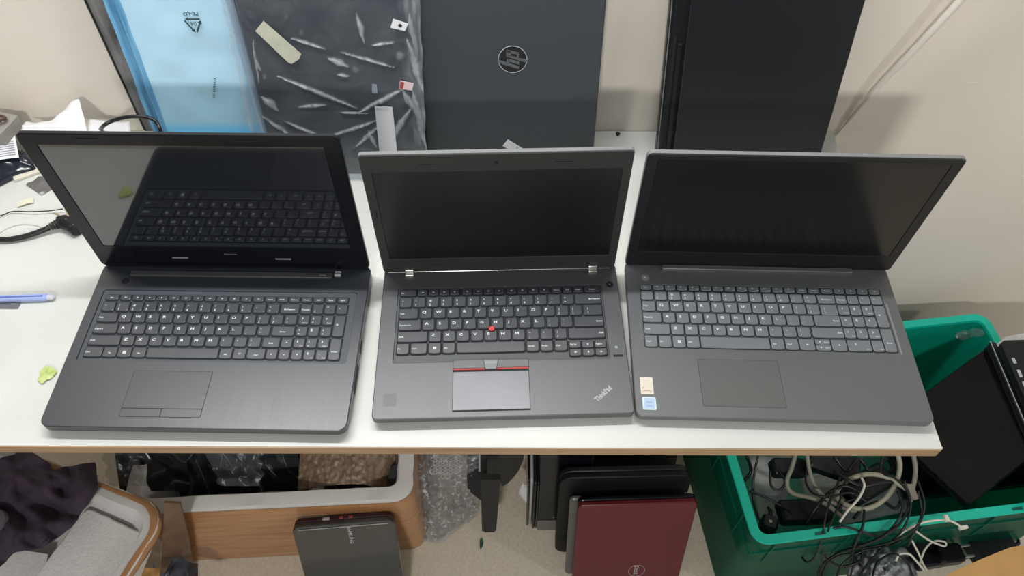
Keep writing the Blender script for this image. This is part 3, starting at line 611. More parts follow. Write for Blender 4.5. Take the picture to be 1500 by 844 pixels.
# folded edge of the film on the left
b = MB(); b.grid(lambda u, v: (.002 - .0245 * u * (1 - .12 * v) + .002 * noise.noise((v * 8, u, 1)), -.003 - .005 * math.sin(u * PI * 2.2) + .002, .384 * v), 16, 60)
b.build('film_fold', M['blue_dark'], bp_, sharp=180, label='darker blue folded film along the left edge')
b = MB(); b.grid(lambda u, v: (.150 + .012 * u + .002 * noise.noise((v * 12, u, 7)), -.005 - .004 * math.sin(u * PI), .384 * v), 6, 60)
b.build('film_hem', film('white_film_edge', (230, 235, 240), .45, .3, 20, (4, 4, .6)), bp_, sharp=180, label='whitish film edge')
# printed recycling mark, upside down
b = facing(); cx, cz = on_bp(285, 33)
B0 = b.xf.copy(); b.xf = B0 @ Matrix.Translation((cx, cz, .0045)) @ Matrix.Rotation(PI, 4, 'Z')
def seg(p, q, w_=.0016):
    d = (Vector(q) - Vector(p)); n_ = Vector((-d.y, d.x)).normalized() * w_ / 2
    b.add([(p[0] - n_.x, p[1] - n_.y, 0), (q[0] - n_.x, q[1] - n_.y, 0), (q[0] + n_.x, q[1] + n_.y, 0), (p[0] + n_.x, p[1] + n_.y, 0)], [[0, 1, 2, 3]])
T3 = [Vector((.0145 * math.cos(math.radians(90 + 120 * q)), .0145 * math.sin(math.radians(90 + 120 * q)))) for q in range(3)]
for q in range(3):
    p0 = T3[q]; p1 = T3[(q + 1) % 3]; a_ = p0.lerp(p1, .08); c_ = p0.lerp(p1, .72); seg(a_, c_, .0022)
    d = (p1 - p0).normalized(); n_ = Vector((-d.y, d.x)); tip = p0.lerp(p1, .92)
    b.add([(*(c_ + n_ * .003), 0), (*(c_ - n_ * .003), 0), (*tip, 0)], [[0, 1, 2]])
b.text('04', 0, -.003, 0, .0085, 'CENTER'); b.text('PE-LD', .0, -.0175, 0, .0085, 'CENTER', bold=.01)
b.xf = B0
x_, z_ = on_bp(317, 127)
b.xf = B0 @ Matrix.Translation((x_, z_, .0045)) @ Matrix.Rotation(1.25, 4, 'Z'); b.text('IIIIIIIIIII', 0, 0, 0, .005, 'CENTER', sx=2.6)
b.build('printed_mark', mat('dark_green_print', (40, 70, 76), .6), bp_)

bf = thing('display_bezel', 'black glossy laptop frame strip leaning on the wall at the left of the blue film', 'laptop part', (-.598, .545, .03), (-math.atan(.06), 0, 0))
b = facing(); b.plate(0, .075, .0, .36, -.014, 0, .004, .002); fr = b.build('frame', M['blk_gloss'], bf)
b = facing(); b.plate(.006, .030, .003, .357, -.001, .002, .002, .001); b.build('inner_strip', mat('streaked_black', (44, 42, 46), .22, nscale=9, col2=(150, 148, 146), stretch=(5, 5, 1.0)), bf)

# ------------------------------------------------------------------ loose things on the left of the desk
def sheet(name, label, cat, fn, nu, nv, m, thick=.0004, group=None):
    b = MB(); b.grid(fn, nu, nv); o = b.build(name, m, sharp=180); md = o.modifiers.new('s', 'SOLIDIFY'); md.thickness = thick; return tag(o, label, cat, group)
def quad(pts):      # bilinear patch of four corners (bl, br, tr, tl)
    bl, br, tr, tl = [Vector(p) for p in pts]
    return lambda u, v: bl.lerp(br, u).lerp(tl.lerp(tr, u), v)
# crumpled paper behind the lid
A = [py(28, 196, .50), py(128, 196, .49), py(118, 149, .565), py(40, 178, .56)]
qa = quad(A)
def pf(u, v):
    p = qa(u, v); p.z = max(p.z, .001) + .006 * math.sin(u * 5 + v * 3) * v + .004 * noise.noise((u * 5, v * 5, 1)); p.y -= .012 * math.sin(u * PI) * v; return p
sheet('paper_sheet', 'large crumpled white paper sheet behind the left laptop lid', 'paper', pf, 20, 12, M['paper'])
A = [py(129, 196, .49), py(190, 196, .49), py(190, 176, .55), py(132, 176, .55)]; qb = quad(A)
sheet('paper_sheet', 'smaller white paper sheet under the arched black cable', 'paper', lambda u, v: qb(u, v) + Vector((0, 0, .003 * math.sin(u * 4 + v * 2))), 12, 8, M['paper'])
p = pz(212, 192, .0); b = MB(); b.plate(-.03, .03, -.02, .035, 0, .03, .004, .002); b.plate(-.02, .0, -.012, .01, .03, .031, .002, .0005); o = b.build('charger_block', M['cream']); o.location = p + Vector((0, .02, 0)); tag(o, 'cream plastic charger block at the foot of the black frame', 'charger')
b = MB(); b.tube([pz(143, 200, .004), py(150, 186, .49), py(165, 177, .49), py(190, 171, .49), py(215, 172, .49), py(230, 180, .485), py(236, 196, .48), pz(236, 205, .006)], .0030, 10)
tag(b.build('arched_cable', M['cable_b'], sharp=180), 'black cable arching over the papers behind the left laptop', 'cable')
b = MB(); b.plate(0, .022, 0, .012, 0, .02, .002, .001); o = b.build('cable_connector', M['blk_satin']); o.location = pz(160, 196, 0); tag(o, 'small black connector beside the arched cable', 'connector')
# grey box at far left with coil on it
gb = thing('grey_box', 'grey carton standing at the far left by the wall', 'box', py(-30, 186, .515), (0, 0, -.25)); gb.location.z = .001
b = MB(); b.plate(-.03, .028, 0, .05, 0, .055, .002, .001); b.build('carton', mat('grey_card', (150, 146, 138), .6, nscale=20, namt=.15), gb)
b = MB(); b.tube([(.02, .025, .062), (.012, .02, .066), (.002, .027, .063), (.008, .035, .061), (.018, .034, .060), (.022, .028, .064), (.016, .022, .068)], .003, 8); o = b.build('wire_coil', mat('brown_wire', (84, 62, 52), .4)); o.location = gb.location; o.rotation_euler = gb.rotation_euler; tag(o, 'brown wire coil on the grey carton', 'wire')
b = MB(); [b.plate(q * .006, q * .006 + .004, 0, .006, 0, .006, .0008, .0004) for q in range(5)]; o = b.build('terminal_strip', mat('grey_terminal', (120, 122, 110), .5)); o.location = pz(10, 192, 0); tag(o, 'small grey terminal strip by the far left carton', 'connector')
# leaflet with printed lines
lf = [pz(-12, 238, .001), pz(24, 232, .004), pz(33, 222, .012), pz(12, 196, .028)]; lf2 = [pz(-14, 238, .030), pz(28, 231, .030), pz(22, 199, .034), pz(-14, 206, .030)]
ql = quad(lf2)
leaf = thing('leaflet', 'white printed leaflet with an orange corner at the left edge', 'leaflet', (0, 0, 0))
b = MB(); b.grid(lambda u, v: ql(u, v) + Vector((0, 0, .002 * math.sin(u * 3))), 10, 8); o = b.build('page', M['paper'], leaf, sharp=180)
b = MB()
for q in range(7):
    v0 = .12 + q * .1
    b.add([ql(.35, v0) + Vector((0, 0, .0028)), ql(.92, v0) + Vector((0, 0, .0022)), ql(.92, v0 + .035) + Vector((0, 0, .0022)), ql(.35, v0 + .035) + Vector((0, 0, .0028))], [[0, 1, 2, 3]])
b.build('printed_lines', M['legend_dim'], o)
b = MB(); b.add([ql(.0, .62) + Vector((0, 0, .0024)), ql(.35, .75) + Vector((0, 0, .003)), ql(.45, 1) + Vector((0, 0, .003)), ql(0, 1) + Vector((0, 0, .0024))], [[0, 1, 2, 3]]); b.build('orange_corner', mat('orange_print', (226, 120, 80), .5), o)
# dark plastic pouch
P4 = [pz(-12, 282, .0), pz(58, 250, .0), pz(46, 222, .002), pz(-14, 232, .002)]; qp = quad(P4)
def pouch(u, v):
    p = qp(u, v); e = math.sin(min(1, max(0, u)) * PI) ** .5 if 0 < u < 1 else 0; g = math.sin(v * PI) ** .6 if 0 < v < 1 else 0
    p.z = .002 + .026 * (.35 + .65 * e) * g + .004 * noise.noise((u * 6, v * 9, 5)) * g; p.y += .006 * math.sin(u * 4); return p
o = sheet('black_pouch', 'shiny dark blue-black plastic pouch at the left edge of the desk', 'pouch', pouch, 26, 18, mat('shiny_dark_plastic', (24, 29, 42), .2, spec=.6), .0008)
b = MB(); b.plate(-.022, .022, -.008, .008, 0, .006, .002, .001); o = b.build('white_strip', M['cream']); o.location = pz(42, 256, 0); o.rotation_euler = (0, 0, .55); tag(o, 'white plastic strip beside the black pouch', 'plastic strip')
b = MB(); b.grid(lambda u, v: (u * .04 - .02 + .004 * v, v * .026 - .013, .0012 + .006 * abs(noise.noise((u * 4, v * 4, 3)))), 8, 6); o = b.build('foil_scrap', mat('grey_foil', (120, 118, 116), .35, metal=.4)); o.location = pz(60, 272, 0); o.rotation_euler = (0, 0, -.6); tag(o, 'crumpled grey foil scrap beside the lid of the left laptop', 'scrap')
b = MB(); b.grid(lambda u, v: ((u - .5) * .024, (v - .5) * .012, .002 + .002 * math.sin(u * 3) + .001 * noise.noise((u * 5, v * 5, 0))), 8, 5); o = b.build('tape_piece', mat('yellowed_tape', (216, 214, 190), .5)); o.location = pz(38, 298, 0); o.rotation_euler = (0, 0, .45); tag(o, 'small yellowish tape piece on the desk above the plug', 'tape')
b = MB(); b.tube([pz(-20, 322, .002), pz(4, 315, .003), pz(18, 310, .004), pz(45, 310, .006), pz(70, 309, .006), pz(92, 306, .008)], .0009, 6); tag(b.build('thin_wire', M['blk_satin'], sharp=180), 'thin dark wire running to the plug', 'wire')
b = MB(); b.tube([pz(-10, 348, .001), pz(8, 336, .001), pz(28, 329, .001), pz(52, 330, .001), pz(68, 337, .001)], .0007, 6); tag(b.build('thin_wire', mat('pale_wire', (196, 196, 190), .4), sharp=180), 'thin pale wire curved on the desk above the thick cable', 'wire')
plug = thing('power_plug', 'black power plug with brass prongs and its thick cable at the left', 'plug', pz(94, 330, 0))
b = MB(); b.tube([pz(-30, 349, .006), pz(0, 351, .006), pz(20, 350, .006), pz(45, 344, .007), pz(72, 334, .010)], .0042, 10); b.v = [v - Vector(plug.location) for v in b.v]; b.build('cable', M['cable_b'], plug, sharp=180)
pa, pb = pz(70, 334, .010), pz(88, 327, .011)
for q in range(5):
    g = MB(); c0 = pa.lerp(pb, q / 5 + .02) - plug.location; c1 = pa.lerp(pb, q / 5 + .11) - plug.location
    g.tube([c0, c1], .0050 + q * .0008, 12, sm=False); g.build('strain_relief', M['cable_b'], plug)
b = MB(); b.tube([pb - plug.location, pz(93, 325, .012) - plug.location, pz(106, 330, .012) - plug.location, pz(114, 338, .011) - plug.location], .009, 14, rs=[.0085, .0105, .0115, .0115, .0100]); b.build('plug_body', M['blk_satin'], plug)
bz = mat('brass_pin', (205, 190, 160), .3, metal=.8)
for (u0, v0, u1, v1) in ((93, 318, 78, 312), (100, 318, 97, 308), (108, 330, 96, 321)):
    b = MB(); b.tube([pz(u0, v0, .020) - plug.location, pz(u1, v1, .022) - plug.location], .0016, 10, sm=False); b.build('prong', bz, plug, label='brass prong')
# blue cutter
kn = thing('blue_knife', 'pale blue translucent craft knife lying at the left edge of the desk', 'craft knife', pz(30, 440, 0), (0, 0, .045))
b = MB(); b.plate(-.08, .042, -.0052, .0052, .001, .009, .004, .002); b.build('handle', mat('blue_plastic', (140, 158, 212), .25, nscale=6, col2=(176, 188, 224)), kn)
b = MB(); b.plate(.038, .051, -.0045, .0045, .002, .008, .004, .002); b.build('cap', mat('grey_clear_cap', (190, 192, 200), .3), kn)
b = MB(); b.plate(-.08, .036, -.0012, .0012, .0088, .0096, .0006, .0003); b.build('slot', mat('blue_slot', (84, 104, 168), .4), kn)
b = MB(); b.grid(lambda u, v: (u * .03, v * .010, .001 + .002 * noise.noise((u * 5, v * 3, 2))), 6, 3); o = b.build('knife_shadow', mat('shadow_grey', (96, 98, 104), .6)); o.location = pz(-4, 452, 0.001); tag(o, 'dark grey painted shadow beneath the blue knife', 'scrap')  # dark flake drawn as the shadow bits under the knife
def scrap(u, v):
    a_ = u * 2 * PI; r = v * (.011 + .0016 * math.sin(3 * a_ + 1) + .001 * math.sin(7 * a_)); return (r * math.cos(a_), r * 1.15 * math.sin(a_), .001 + .005 * abs(noise.noise((r * 200 * math.cos(a_) * .5, r * 90 * math.sin(a_), 4))))
b = MB(); b.grid(scrap, 24, 5); o = b.build('green_scrap', M['green_paper']); o.location = pz(69, 549, .0005); tag(o, 'torn yellow-green paper scrap beside the left laptop', 'scrap')
b = MB(); b.grid(lambda u, v: scrap(u, v * .35), 14, 3); o = b.build('dark_crumb', M['blk_satin']); o.location = pz(905, 197, .0005); tag(o, 'small dark crumb by the wall between the standing laptops', 'crumb')

# ------------------------------------------------------------------ white cable on the wall
cpts = [py(1219, 206, WY - .003), py(1232, 190, WY - .004), py(1258, 160, WY - .008), py(1292, 121, WY - .012), py(1340, 72, WY - .015), py(1376, 34, WY - .017), py(1411, -4, WY - .018), py(1450, -50, WY - .019), Vector((.80, WY - .018, .62)), Vector((.86, WY - .014, 1.0)), Vector((.88, WY - .012, 1.14))]
b = MB(); b.tube(cpts, .003, 10, rs=[.0012, .0020, .0034, .0046, .0052, .0055, .0055, .0055, .0055, .0055, .0055]); tag(b.build('wall_cable', M['wallcable'], sharp=180), 'white cable running up the wall at the right end of the desk', 'cable')
b = MB(); p = py(1422, 121, WY - .0004); b.tube([p - Vector((.012, 0, .0008)), p + Vector((.012, 0, .0004))], .0006, 6, sm=False); tag(b.build('wall_scratch', M['wallcable']), 'short pale scratch on the wall right of the cable', 'scratch')

# ------------------------------------------------------------------ polystyrene boxes
def foam_box(name, label, W, D, H, wall, loc, rz, r, wrap=M['browntape'], lip=0, taper=0):
    t = thing(name, label, 'box', loc, (0, 0, rz))
    o_ = (0, W, 0, D); i_ = inset(*o_, wall); n = 8
    def jag(pts, z, amp, s): return [(x + amp * noise.noise((x * s, y * s, z)), y + amp * noise.noise((y * s, x * s, z + 5)), z) for x, y in pts]
    def dense(pts, k=6):
        out = []
        for q in range(len(pts)):
            a_, c_ = Vector(pts[q]), Vector(pts[(q + 1) % len(pts)]); m_ = max(1, int((c_ - a_).length / .006))
            out += [tuple(a_.lerp(c_, j / m_)) for j in range(m_)]
        return out
    # shell of foam: both outlines share a count through angle-matched corners
    O = rrect(*o_, r, n); I = rrect(*i_, max(r - wall * .6, .008), n)
    def dn(P, cnt=14):
        out = []
        for q in range(len(P)):
            a_, c_ = Vector(P[q]), Vector(P[(q + 1) % len(P)]); m_ = cnt if q % (n + 1) == n else 1
            out += [tuple(a_.lerp(c_, j / m_)) for j in range(m_)]
        return out
    O = dn(O); I = dn(I)
    b = MB(); b.rings([[(x, y, 0.0) for x, y in rrect_scale(O, W, D, taper)], [(x, y, H - .012) for x, y in O], jag(O, H - .002, .002, 60), jag(rrect_scale(O, W, D, .0035), H, .001, 90), jag(rrect_scale(I, W, D, -.004), H, .0015, 120), jag(I, H - .006, .003, 110), [(x, y, min(.03, H * .2)) for x, y in rrect_scale(I, W, D, taper)]])
    b.build('foam_shell', M['foam_wall'], t)
    S = []
    for q in range(9):
        z = .001 + (H - .014) * q / 8; off = .0012 + .0014 * (q % 2)
        S.append([(x, y, z) for x, y in rrect_scale(O, W, D, -off + taper * (1 - q / 8))])
    S.append([(x + .0022 * noise.noise((x * 60, y * 60, 2)), y, H - .009 + .003 * noise.noise((x * 40, y * 40, 1))) for x, y in rrect_scale(O, W, D, -.0008)])
    if lip: S[-1] = [(x, y, H - .004) for x, y in rrect_scale(O, W, D, -.001)]; S.append([(x, y, H + .0018) for x, y in rrect_scale(O, W, D, .004)]); S.append([(x + .002 * noise.noise((x * 50, y * 50, 3)), y + .002 * noise.noise((y * 50, x * 50, 3)), H + .0016) for x, y in rrect_scale(O, W, D, lip)])
    b = MB(); b.rings(S, cap0=False, cap1=False); b.build('tape_wrap', wrap, t, sharp=60, label='shiny brown packing tape around the box')
    return t
def rrect_scale(P, W, D, d): return [(x + (d if x < W / 2 else -d) * min(1, abs(x - W / 2) / (W / 2)), y + (d if y < D / 2 else -d) * min(1, abs(y - D / 2) / (D / 2))) for x, y in P]
box2 = foam_box('foam_box', 'white polystyrene box wrapped in brown tape, holding bagged laptops under the desk', .53, .34, .28, .03, (-.702, .083, -.75), .055, .035)
# rotate box 1 : local x runs along its right side
R1 = -math.radians(20); W1, D1 = .42, .40
c1 = pz(250, 746, -.385); c1.z = -.470
ex = Vector((math.cos(R1), math.sin(R1), 0)); ey = Vector((-math.sin(R1), math.cos(R1), 0))
loc1 = c1 - ex * W1 - ey * D1
box1 = foam_box('foam_box', 'tape-edged white polystyrene box at the lower left, holding purple cloth and a foam slab', W1, D1, .086, .026, loc1, R1, .05, lip=.010, taper=.035)
cb = thing('cardboard_box', 'brown cardboard box under the lower left polystyrene box', 'box', loc1 + ex * .03 + ey * .03 - Vector((0, 0, .280)), (0, 0, R1))
b = MB(); b.plate(0, W1 - .12, 0, D1 - .16, 0, .2795, .003, .001); b.build('carton', M['card'], cb)
b = MB(); b.plate(-.0006, W1 - .1194, (D1 - .16) / 2 - .025, (D1 - .16) / 2 + .025, .001, .2799, .003, .001); b.build('packing_tape', M['browntape'], cb)
# foam slab in box 1
zt = -.405
S4 = [pz(40, 860, zt), pz(185, 868, zt), pz(219, 786, zt), pz(126, 742, zt)]
sl = MB(); n_ = 8
def slab(z, d):
    c_ = sum(S4, Vector()) / 4; out = []
    for q in range(4):
        a_, e_ = S4[q], S4[(q + 1) % 4]
        for j in range(14):
            p_ = a_.lerp(e_, j / 14); p_ = p_ + (c_ - p_).normalized() * (d + .0016 * noise.noise(p_ * 90) + (.006 if j in (0,) else (.002 if j in (1, 13) else 0))); out.append((p_.x, p_.y, z))
    return out
sl.rings([slab(zt - .03, .002), slab(zt - .003, 0), slab(zt, .003)])
o = sl.build('foam_slab', M['foam'], sharp=40); tag(o, 'flat white polystyrene slab lying in the lower left box', 'foam slab')
o_ = MB(); o_.plate(-.012, .012, -.008, .008, 0, .02, .003, .002)
zb = -.425
L4 = [pz(-30, 880, zb), pz(60, 872, zb), pz(70, 812, zb), pz(-10, 800, zb)]
b = MB(); b.rings([[(p_.x, p_.y, zb - .025) for p_ in L4], [(p_.x, p_.y, zb - .002) for p_ in L4], [(p_.x * .999 - .0006, p_.y, zb) for p_ in L4]]); tag(b.build('foam_block', M['foam']), 'small white foam block at the bottom left corner below the cloth', 'foam block')
b = MB(); b.grid(lambda u, v: (scrap(u, v)[0] * .8, scrap(u, v)[1], scrap(u, v)[2] * 2), 20, 5); o = b.build('tape_wad', mat('olive_tape_wad', (186, 180, 120), .3, nscale=90, col2=(120, 116, 60))); o.location = pz(215, 760, -.415); o.rotation_euler = (.9, 0, -.3); tag(o, 'crumpled yellowish tape wad inside the lower left box', 'scrap')
# purple cloth
top = [(-40, 680), (0, 672), (20, 668), (42, 661), (70, 678), (80, 690), (100, 684), (139, 679)]
bot = [(-60, 880), (-20, 850), (5, 826), (22, 808), (50, 806), (85, 788), (112, 762), (141, 716)]
T_ = smooth([Vector((a_, c_, 0)) for a_, c_ in top], 6); B_ = smooth([Vector((a_, c_, 0)) for a_, c_ in bot], 6)
def cloth(u, v):
    a_ = T_[min(int(u * (len(T_) - 1)), len(T_) - 1)]; c_ = B_[min(int(u * (len(B_) - 1)), len(B_) - 1)]
    q = a_.lerp(c_, v)
    n1 = noise.noise((q.x * .028, q.y * .022 + q.x * .012, 4)); n2 = 1 - abs(noise.noise((q.x * .02 - q.y * .012, q.y * .03, 9))) * 2
    h = -.366 + .020 * n1 + .022 * n2 - .03 * max(0, v - .8) * 5 * .4 + .004 * noise.noise((q.x * .09, q.y * .09, 2))
    return pz(q.x, q.y, h)
sheet('purple_cloth', 'dark purple cloth heaped over the edge of the lower left box', 'cloth', cloth, 42, 50, M['cloth'], .003)
b = MB(); b.rings([[(.03 * math.cos(2 * PI * q / 20) * s_, .022 * math.sin(2 * PI * q / 20) * s_, z) for q in range(20)] for s_, z in ((.8, 0), (1, .006), (.9, .012), (.5, .016))]); o = b.build('grey_case', mat('grey_purple_case', (92, 84, 92), .5)); o.location = pz(-12, 766, -.345); tag(o, 'rounded grey case on the cloth at the left edge', 'case')

# contents of box 2
lap_a = thing('bagged_laptop', 'dark laptop standing in the taped box, wrapped in clear film, left one', 'laptop', (-.668, .15, -.71), (math.radians(-16), 0, .05))
b = facing(); b.plate(0, .262, 0, .25, -.02, 0, .01, .002); b.build('lid', M['blk_gloss'], lap_a)
b = MB(); b.grid(lambda u, v: (-.0 + .262 * u, -.006 - .01 * abs(noise.noise((u * 5, v * 3, 2))), .02 + .25 * v), 40, 40); b.build('bag', M['bag2'], lap_a, sharp=180)
lap_b = thing('bagged_laptop', 'dark laptop standing in the taped box beside the brown bubble sheet', 'laptop', (-.392, .21, -.71), (math.radians(-10), 0, .05))
b = facing(); b.plate(0, .13, 0, .25, -.02, 0, .01, .002); b.build('lid', mat('dull_black_lid', (22, 24, 27), .4), lap_b)
b = MB(); b.grid(lambda u, v: (.0 + .12 * u, -.008 - .014 * abs(noise.noise((u * 4, v * 3, 6))), .02 + .25 * v), 30, 40); b.build('bag', M['bag2'], lap_b, sharp=180)
# film hanging over the edge of box 2
b = MB(); b.grid(lambda u, v: py(164 + 104 * u + 12 * v, 640 + 80 * v, .215 - .075 * v + .012 * noise.noise((u * 3, v * 3, 12))), 16, 16)  # added sheet that darkens the bright inner wall of the box
tag(b.build('dark_cover', mat('dark_cover_film', (26, 29, 33), .25, spec=.5), sharp=180), 'black sheet added to darken the left end of the taped box', 'plastic sheet')
for i, (u0, u1, v1, s_) in enumerate(((296, 386, 712, 1.0), (150, 200, 712, 2.0))):
    def fl(u, v, u0=u0, u1=u1, v1=v1, s_=s_):
        w_ = (1 - .35 * v * (1 if s_ < 1.5 else -.3)) * (1 + .25 * noise.noise((v * 5, s_ * 7, u))); uc = (u0 + u1) / 2 + (u - .5) * (u1 - u0) * w_ + 12 * v
        return py(uc, 655 + (v1 - 655) * v, .185 - .06 * v + .012 * noise.noise((u * 4 + s_, v * 3, s_)))
    b = MB(); b.grid(fl, 24, 24); o = b.build('plastic_film', M['crinkle'] if i == 0 else M['crinkle'], sharp=180)
    tag(o, ['crumpled clear film hanging over the rim of the taped box', 'clear film strip at the left end of the taped box'][i], 'plastic film')
# brown bubble sheet, curved
def brown(u, v):
    x = -.40 + .185 * u; y = .145 + .13 * v; z = -.515 + .035 * math.sin(u * 2.6) + .05 * v - .035 * max(0, u - .72) * 4 * (1 - v)
    z += .004 * noise.noise((u * 26, v * 14, 1)) + .0025 * noise.noise((u * 60, v * 24, 2))
    return (x, y, z)
o = sheet('brown_bubble_sheet', 'shiny light brown bubble sheet curled in the right end of the taped box', 'packing sheet', brown, 70, 60, mat('brown_film', (112, 90, 72), .42, nscale=50, col2=(146, 122, 100), stretch=(2.5, .8, 1), bump=.8, bscale=60), .001)
b = MB(); b.cyl(0, 0, 0, .03, .022, .021, 24); o = b.build('dark_hole', M['rubber']); o.location = pz(588, 694, -.515); o.rotation_euler = (.5, 0, 0); tag(o, 'black cylinder added for the dark hole in the right corner of the taped box', 'hollow')  # black cylinder added to paint in the dark hole there

# cardboard strip between the boxes
K4 = [(240, 737), (264, 738), (277, 790), (284, 835), (286, 900), (226, 900), (236, 830), (240, 760)]
b = MB(); pts = [py(u, v, .062 - (.02 if u < 250 else 0)) for u, v in K4]
b.rings([[p_ + Vector((0, .004, 0)) for p_ in pts], pts]); tag(b.build('cardboard_flap', mat('dark_cardboard', (120, 92, 70), .6, nscale=14, col2=(96, 72, 54))), 'bent cardboard flap standing between the two polystyrene boxes', 'cardboard')
b = MB(); b.grid(lambda u, v: pz(224 + 66 * u, 824 + 26 * noise.noise((u * 2.5, 1, 4)) + 60 * v, -.62 + .03 * noise.noise((u * 3, v * 3, 8))), 20, 16); tag(b.build('dark_bag', mat('dark_blue_bag', (46, 50, 58), .2, nscale=8, col2=(110, 118, 130)), sharp=180), 'dark plastic bag on the floor below the cardboard flap', 'bag')
b = MB(); b.grid(lambda u, v: pz(208 + 26 * u, 832 + 40 * v, -.57 + .012 * noise.noise((u * 3, v * 3, 5))), 8, 8); tag(b.build('cardboard_scrap', M['card_lt'], sharp=180), 'orange-brown cardboard scrap under the edge of the lower left box', 'cardboard')

# ------------------------------------------------------------------ samsung netbook leaning on the taped box
sm, smlid, smb = closed_laptop('closed_laptop', 'glossy black small laptop leaning on the front of the taped box', (-.388, -.026, -.748), (-math.atan(.40), 0, .085), .188, .262, .024, M['sam'], M['maroon'], r=.014, split=.4)
def sloc(u, v):
    m = Matrix.Translation(sm.location) @ sm.rotation_euler.to_matrix().to_4x4(); n_ = m.to_3x3() @ Vector((0, -1, 0)); q = m.inverted() @ ppl(u, v, sm.location, n_); return q.x, q.z
x_, z_ = sloc(511, 784)
b = facing(); b.text('SAMSUNG', x_, z_, .0006, .0095, 'CENTER', rot=-PI / 2, sx=1.05, bold=.02); b.build('brand_logo', M['silver_paint'], smlid, label='silver lettering')
b = facing(); b.tube([(.012, .254, .0006), (.176, .254, .0006)], .0012, 8, sm=False); b.build('chrome_line', M['silver'], smlid, label='bright line along the top edge')
b = facing(); b.plate(.055, .068, .258, .2625, -.018, -.012, .001, .0005); b.build('side_port', M['silver_paint'], smb)
for q in (.085, .103): 
    b = facing(); b.plate(q, q + .008, .258, .2625, -.018, -.013, .001, .0005); b.build('side_port', M['legend_red'], smb)

# ------------------------------------------------------------------ bubble wrap and black stand
def bw(u, v):
    e = abs(2 * u - 1); w_ = [50, 48, 44, 42, 30][min(4, int(v * 4.99))]
    uu = 606 + 8 * v + (96 - 10 * v) * u; vv = 655 + (150 - 40 * abs(u - .35) - 25 * u) * v
    h = -.50 - .24 * v ** 1.1
    hx = .003 * abs(math.sin(u * 30) * math.sin(v * 44 + (int(u * 9.5) % 2) * 1.5)); p_ = pz(uu, vv, h + .03 * noise.noise((u * 3, v * 4, 2)) + hx + .008 * noise.noise((u * 14, v * 18, 6)))
    return p_
o = sheet('bubble_wrap', 'clear bubble wrap hanging beside the taped box', 'bubble wrap', bw, 80, 110, M['bubble'], .0008)
b = MB()
for i in range(7):
    for j in range(7):
        u_, v_ = 634 + i * 7.5 + (j % 2) * 3.7, 660 + j * 6.4
        if (u_ - 652) ** 2 / 560 + (v_ - 676) ** 2 / 620 < 1:
            c_ = pz(u_, v_, -.505); R_ = .0042
            ring = [c_ + Vector((R_ * math.cos(q * PI / 3), R_ * math.sin(q * PI / 3), 0)) for q in range(6)]
            b.tube(ring, .0006, 5, k=1, closed=True)
b.build('bubble_cells', mat('clear_cell_edge', (205, 208, 210), .2, spec=.8), o, sharp=180)
stand = thing('monitor_housing', 'black plastic monitor housing with a tapering foot, hanging below the desk centre', 'monitor part', (0, 0, 0))
P5 = [(684, 655), (684, 716), (697, 722), (706, 735), (742, 735), (752, 712), (764, 690), (767, 655)]
def slabp(pix, za, zb_, y0, name, m, par, th=.02, lab=None):
    b = MB(); pts = [py(u, v, y0 + (v - 655) * zb_) for u, v in pix]
    b.rings([[p_ + Vector((0, th, 0)) for p_ in pts], pts]); return b.build(name, m, par, label=lab)
slabp([(684, 650), (684, 716), (690, 722), (704, 733), (712, 733), (713, 650)], 0, -.0006, .23, 'side_cover', M['blk_satin'], stand)
slabp([(712, 650), (712, 702), (732, 702), (736, 713), (744, 708), (752, 700), (759, 691), (765, 678), (769, 664), (770, 650)], 0, -.0004, .235, 'back_cover', M['blk_gloss'], stand)
slabp([(704, 703), (706, 778), (711, 780), (724, 780), (727, 776), (733, 703)], 0, -.0009, .228, 'foot', mat('dark_olive_plastic', (44, 43, 39), .5, spec=.3), stand, .012, 'tapering dark foot')
slabp([(701, 666), (701, 691), (703.5, 691), (703.5, 666)], 0, -.0006, .226, 'vent', M['legend_dim'], stand, .003)
b = MB(); q4 = quad([pz(757, 722, -.66), pz(772, 738, -.66), pz(775, 712, -.64), pz(766, 708, -.62)]); tag(sheet('paper_scrap', 'folded white paper scrap leaning beside the thin standing laptops', 'paper', lambda u, v: q4(u, v), 4, 4, M['paper']), 'folded white paper scrap leaning beside the thin standing laptops', 'paper')
o = MB(); o.grid(lambda u, v: (scrap(u, v)[0] * .35, scrap(u, v)[1] * .9, scrap(u, v)[2] + .001), 14, 4); o = o.build('leaf_scrap', M['leaf']); o.location = pz(705, 797, -.749); tag(o, 'small dark green scrap on the floor below the black foot', 'scrap')

# ------------------------------------------------------------------ laptops standing on the floor under the desk
def standing(name, label, px, yb, lean, W, H, T, lm, bm, rz=0.0, r=.012, z=-.748, split=.45):
    return closed_laptop(name, label, (px, yb, z), (-math.radians(lean), 0, rz), W, H, T, lm, bm, r, split)
def edge_on(label, x, y, W, H, T, lm, bm, rz):
    """closed laptop standing with its narrow side to the viewer"""
    t = thing('closed_laptop', label, 'laptop', (x, y, -.748), (0, 0, rz))
    b = MB(); b.xf = Matrix(((0, 0, 1, 0), (1, 0, 0, 0), (0, 1, 0, 0), (0, 0, 0, 1)))
    b.plate(0, W, 0, H, 0, T * .42, .01, .0015); b.build('lid', lm, t)
    b = MB(); b.xf = Matrix(((0, 0, 1, 0), (1, 0, 0, 0), (0, 1, 0, 0), (0, 0, 0, 1))); b.plate(.001, W - .001, .001, H - .001, T * .46, T, .01, .002); b.build('base', bm, t); return t
edge_on('thin closed black laptop seen from its narrow side, leftmost in the row on the floor', .040, .158, .36, .25, .011, M['blk_gloss'], M['silver_paint'], 0)
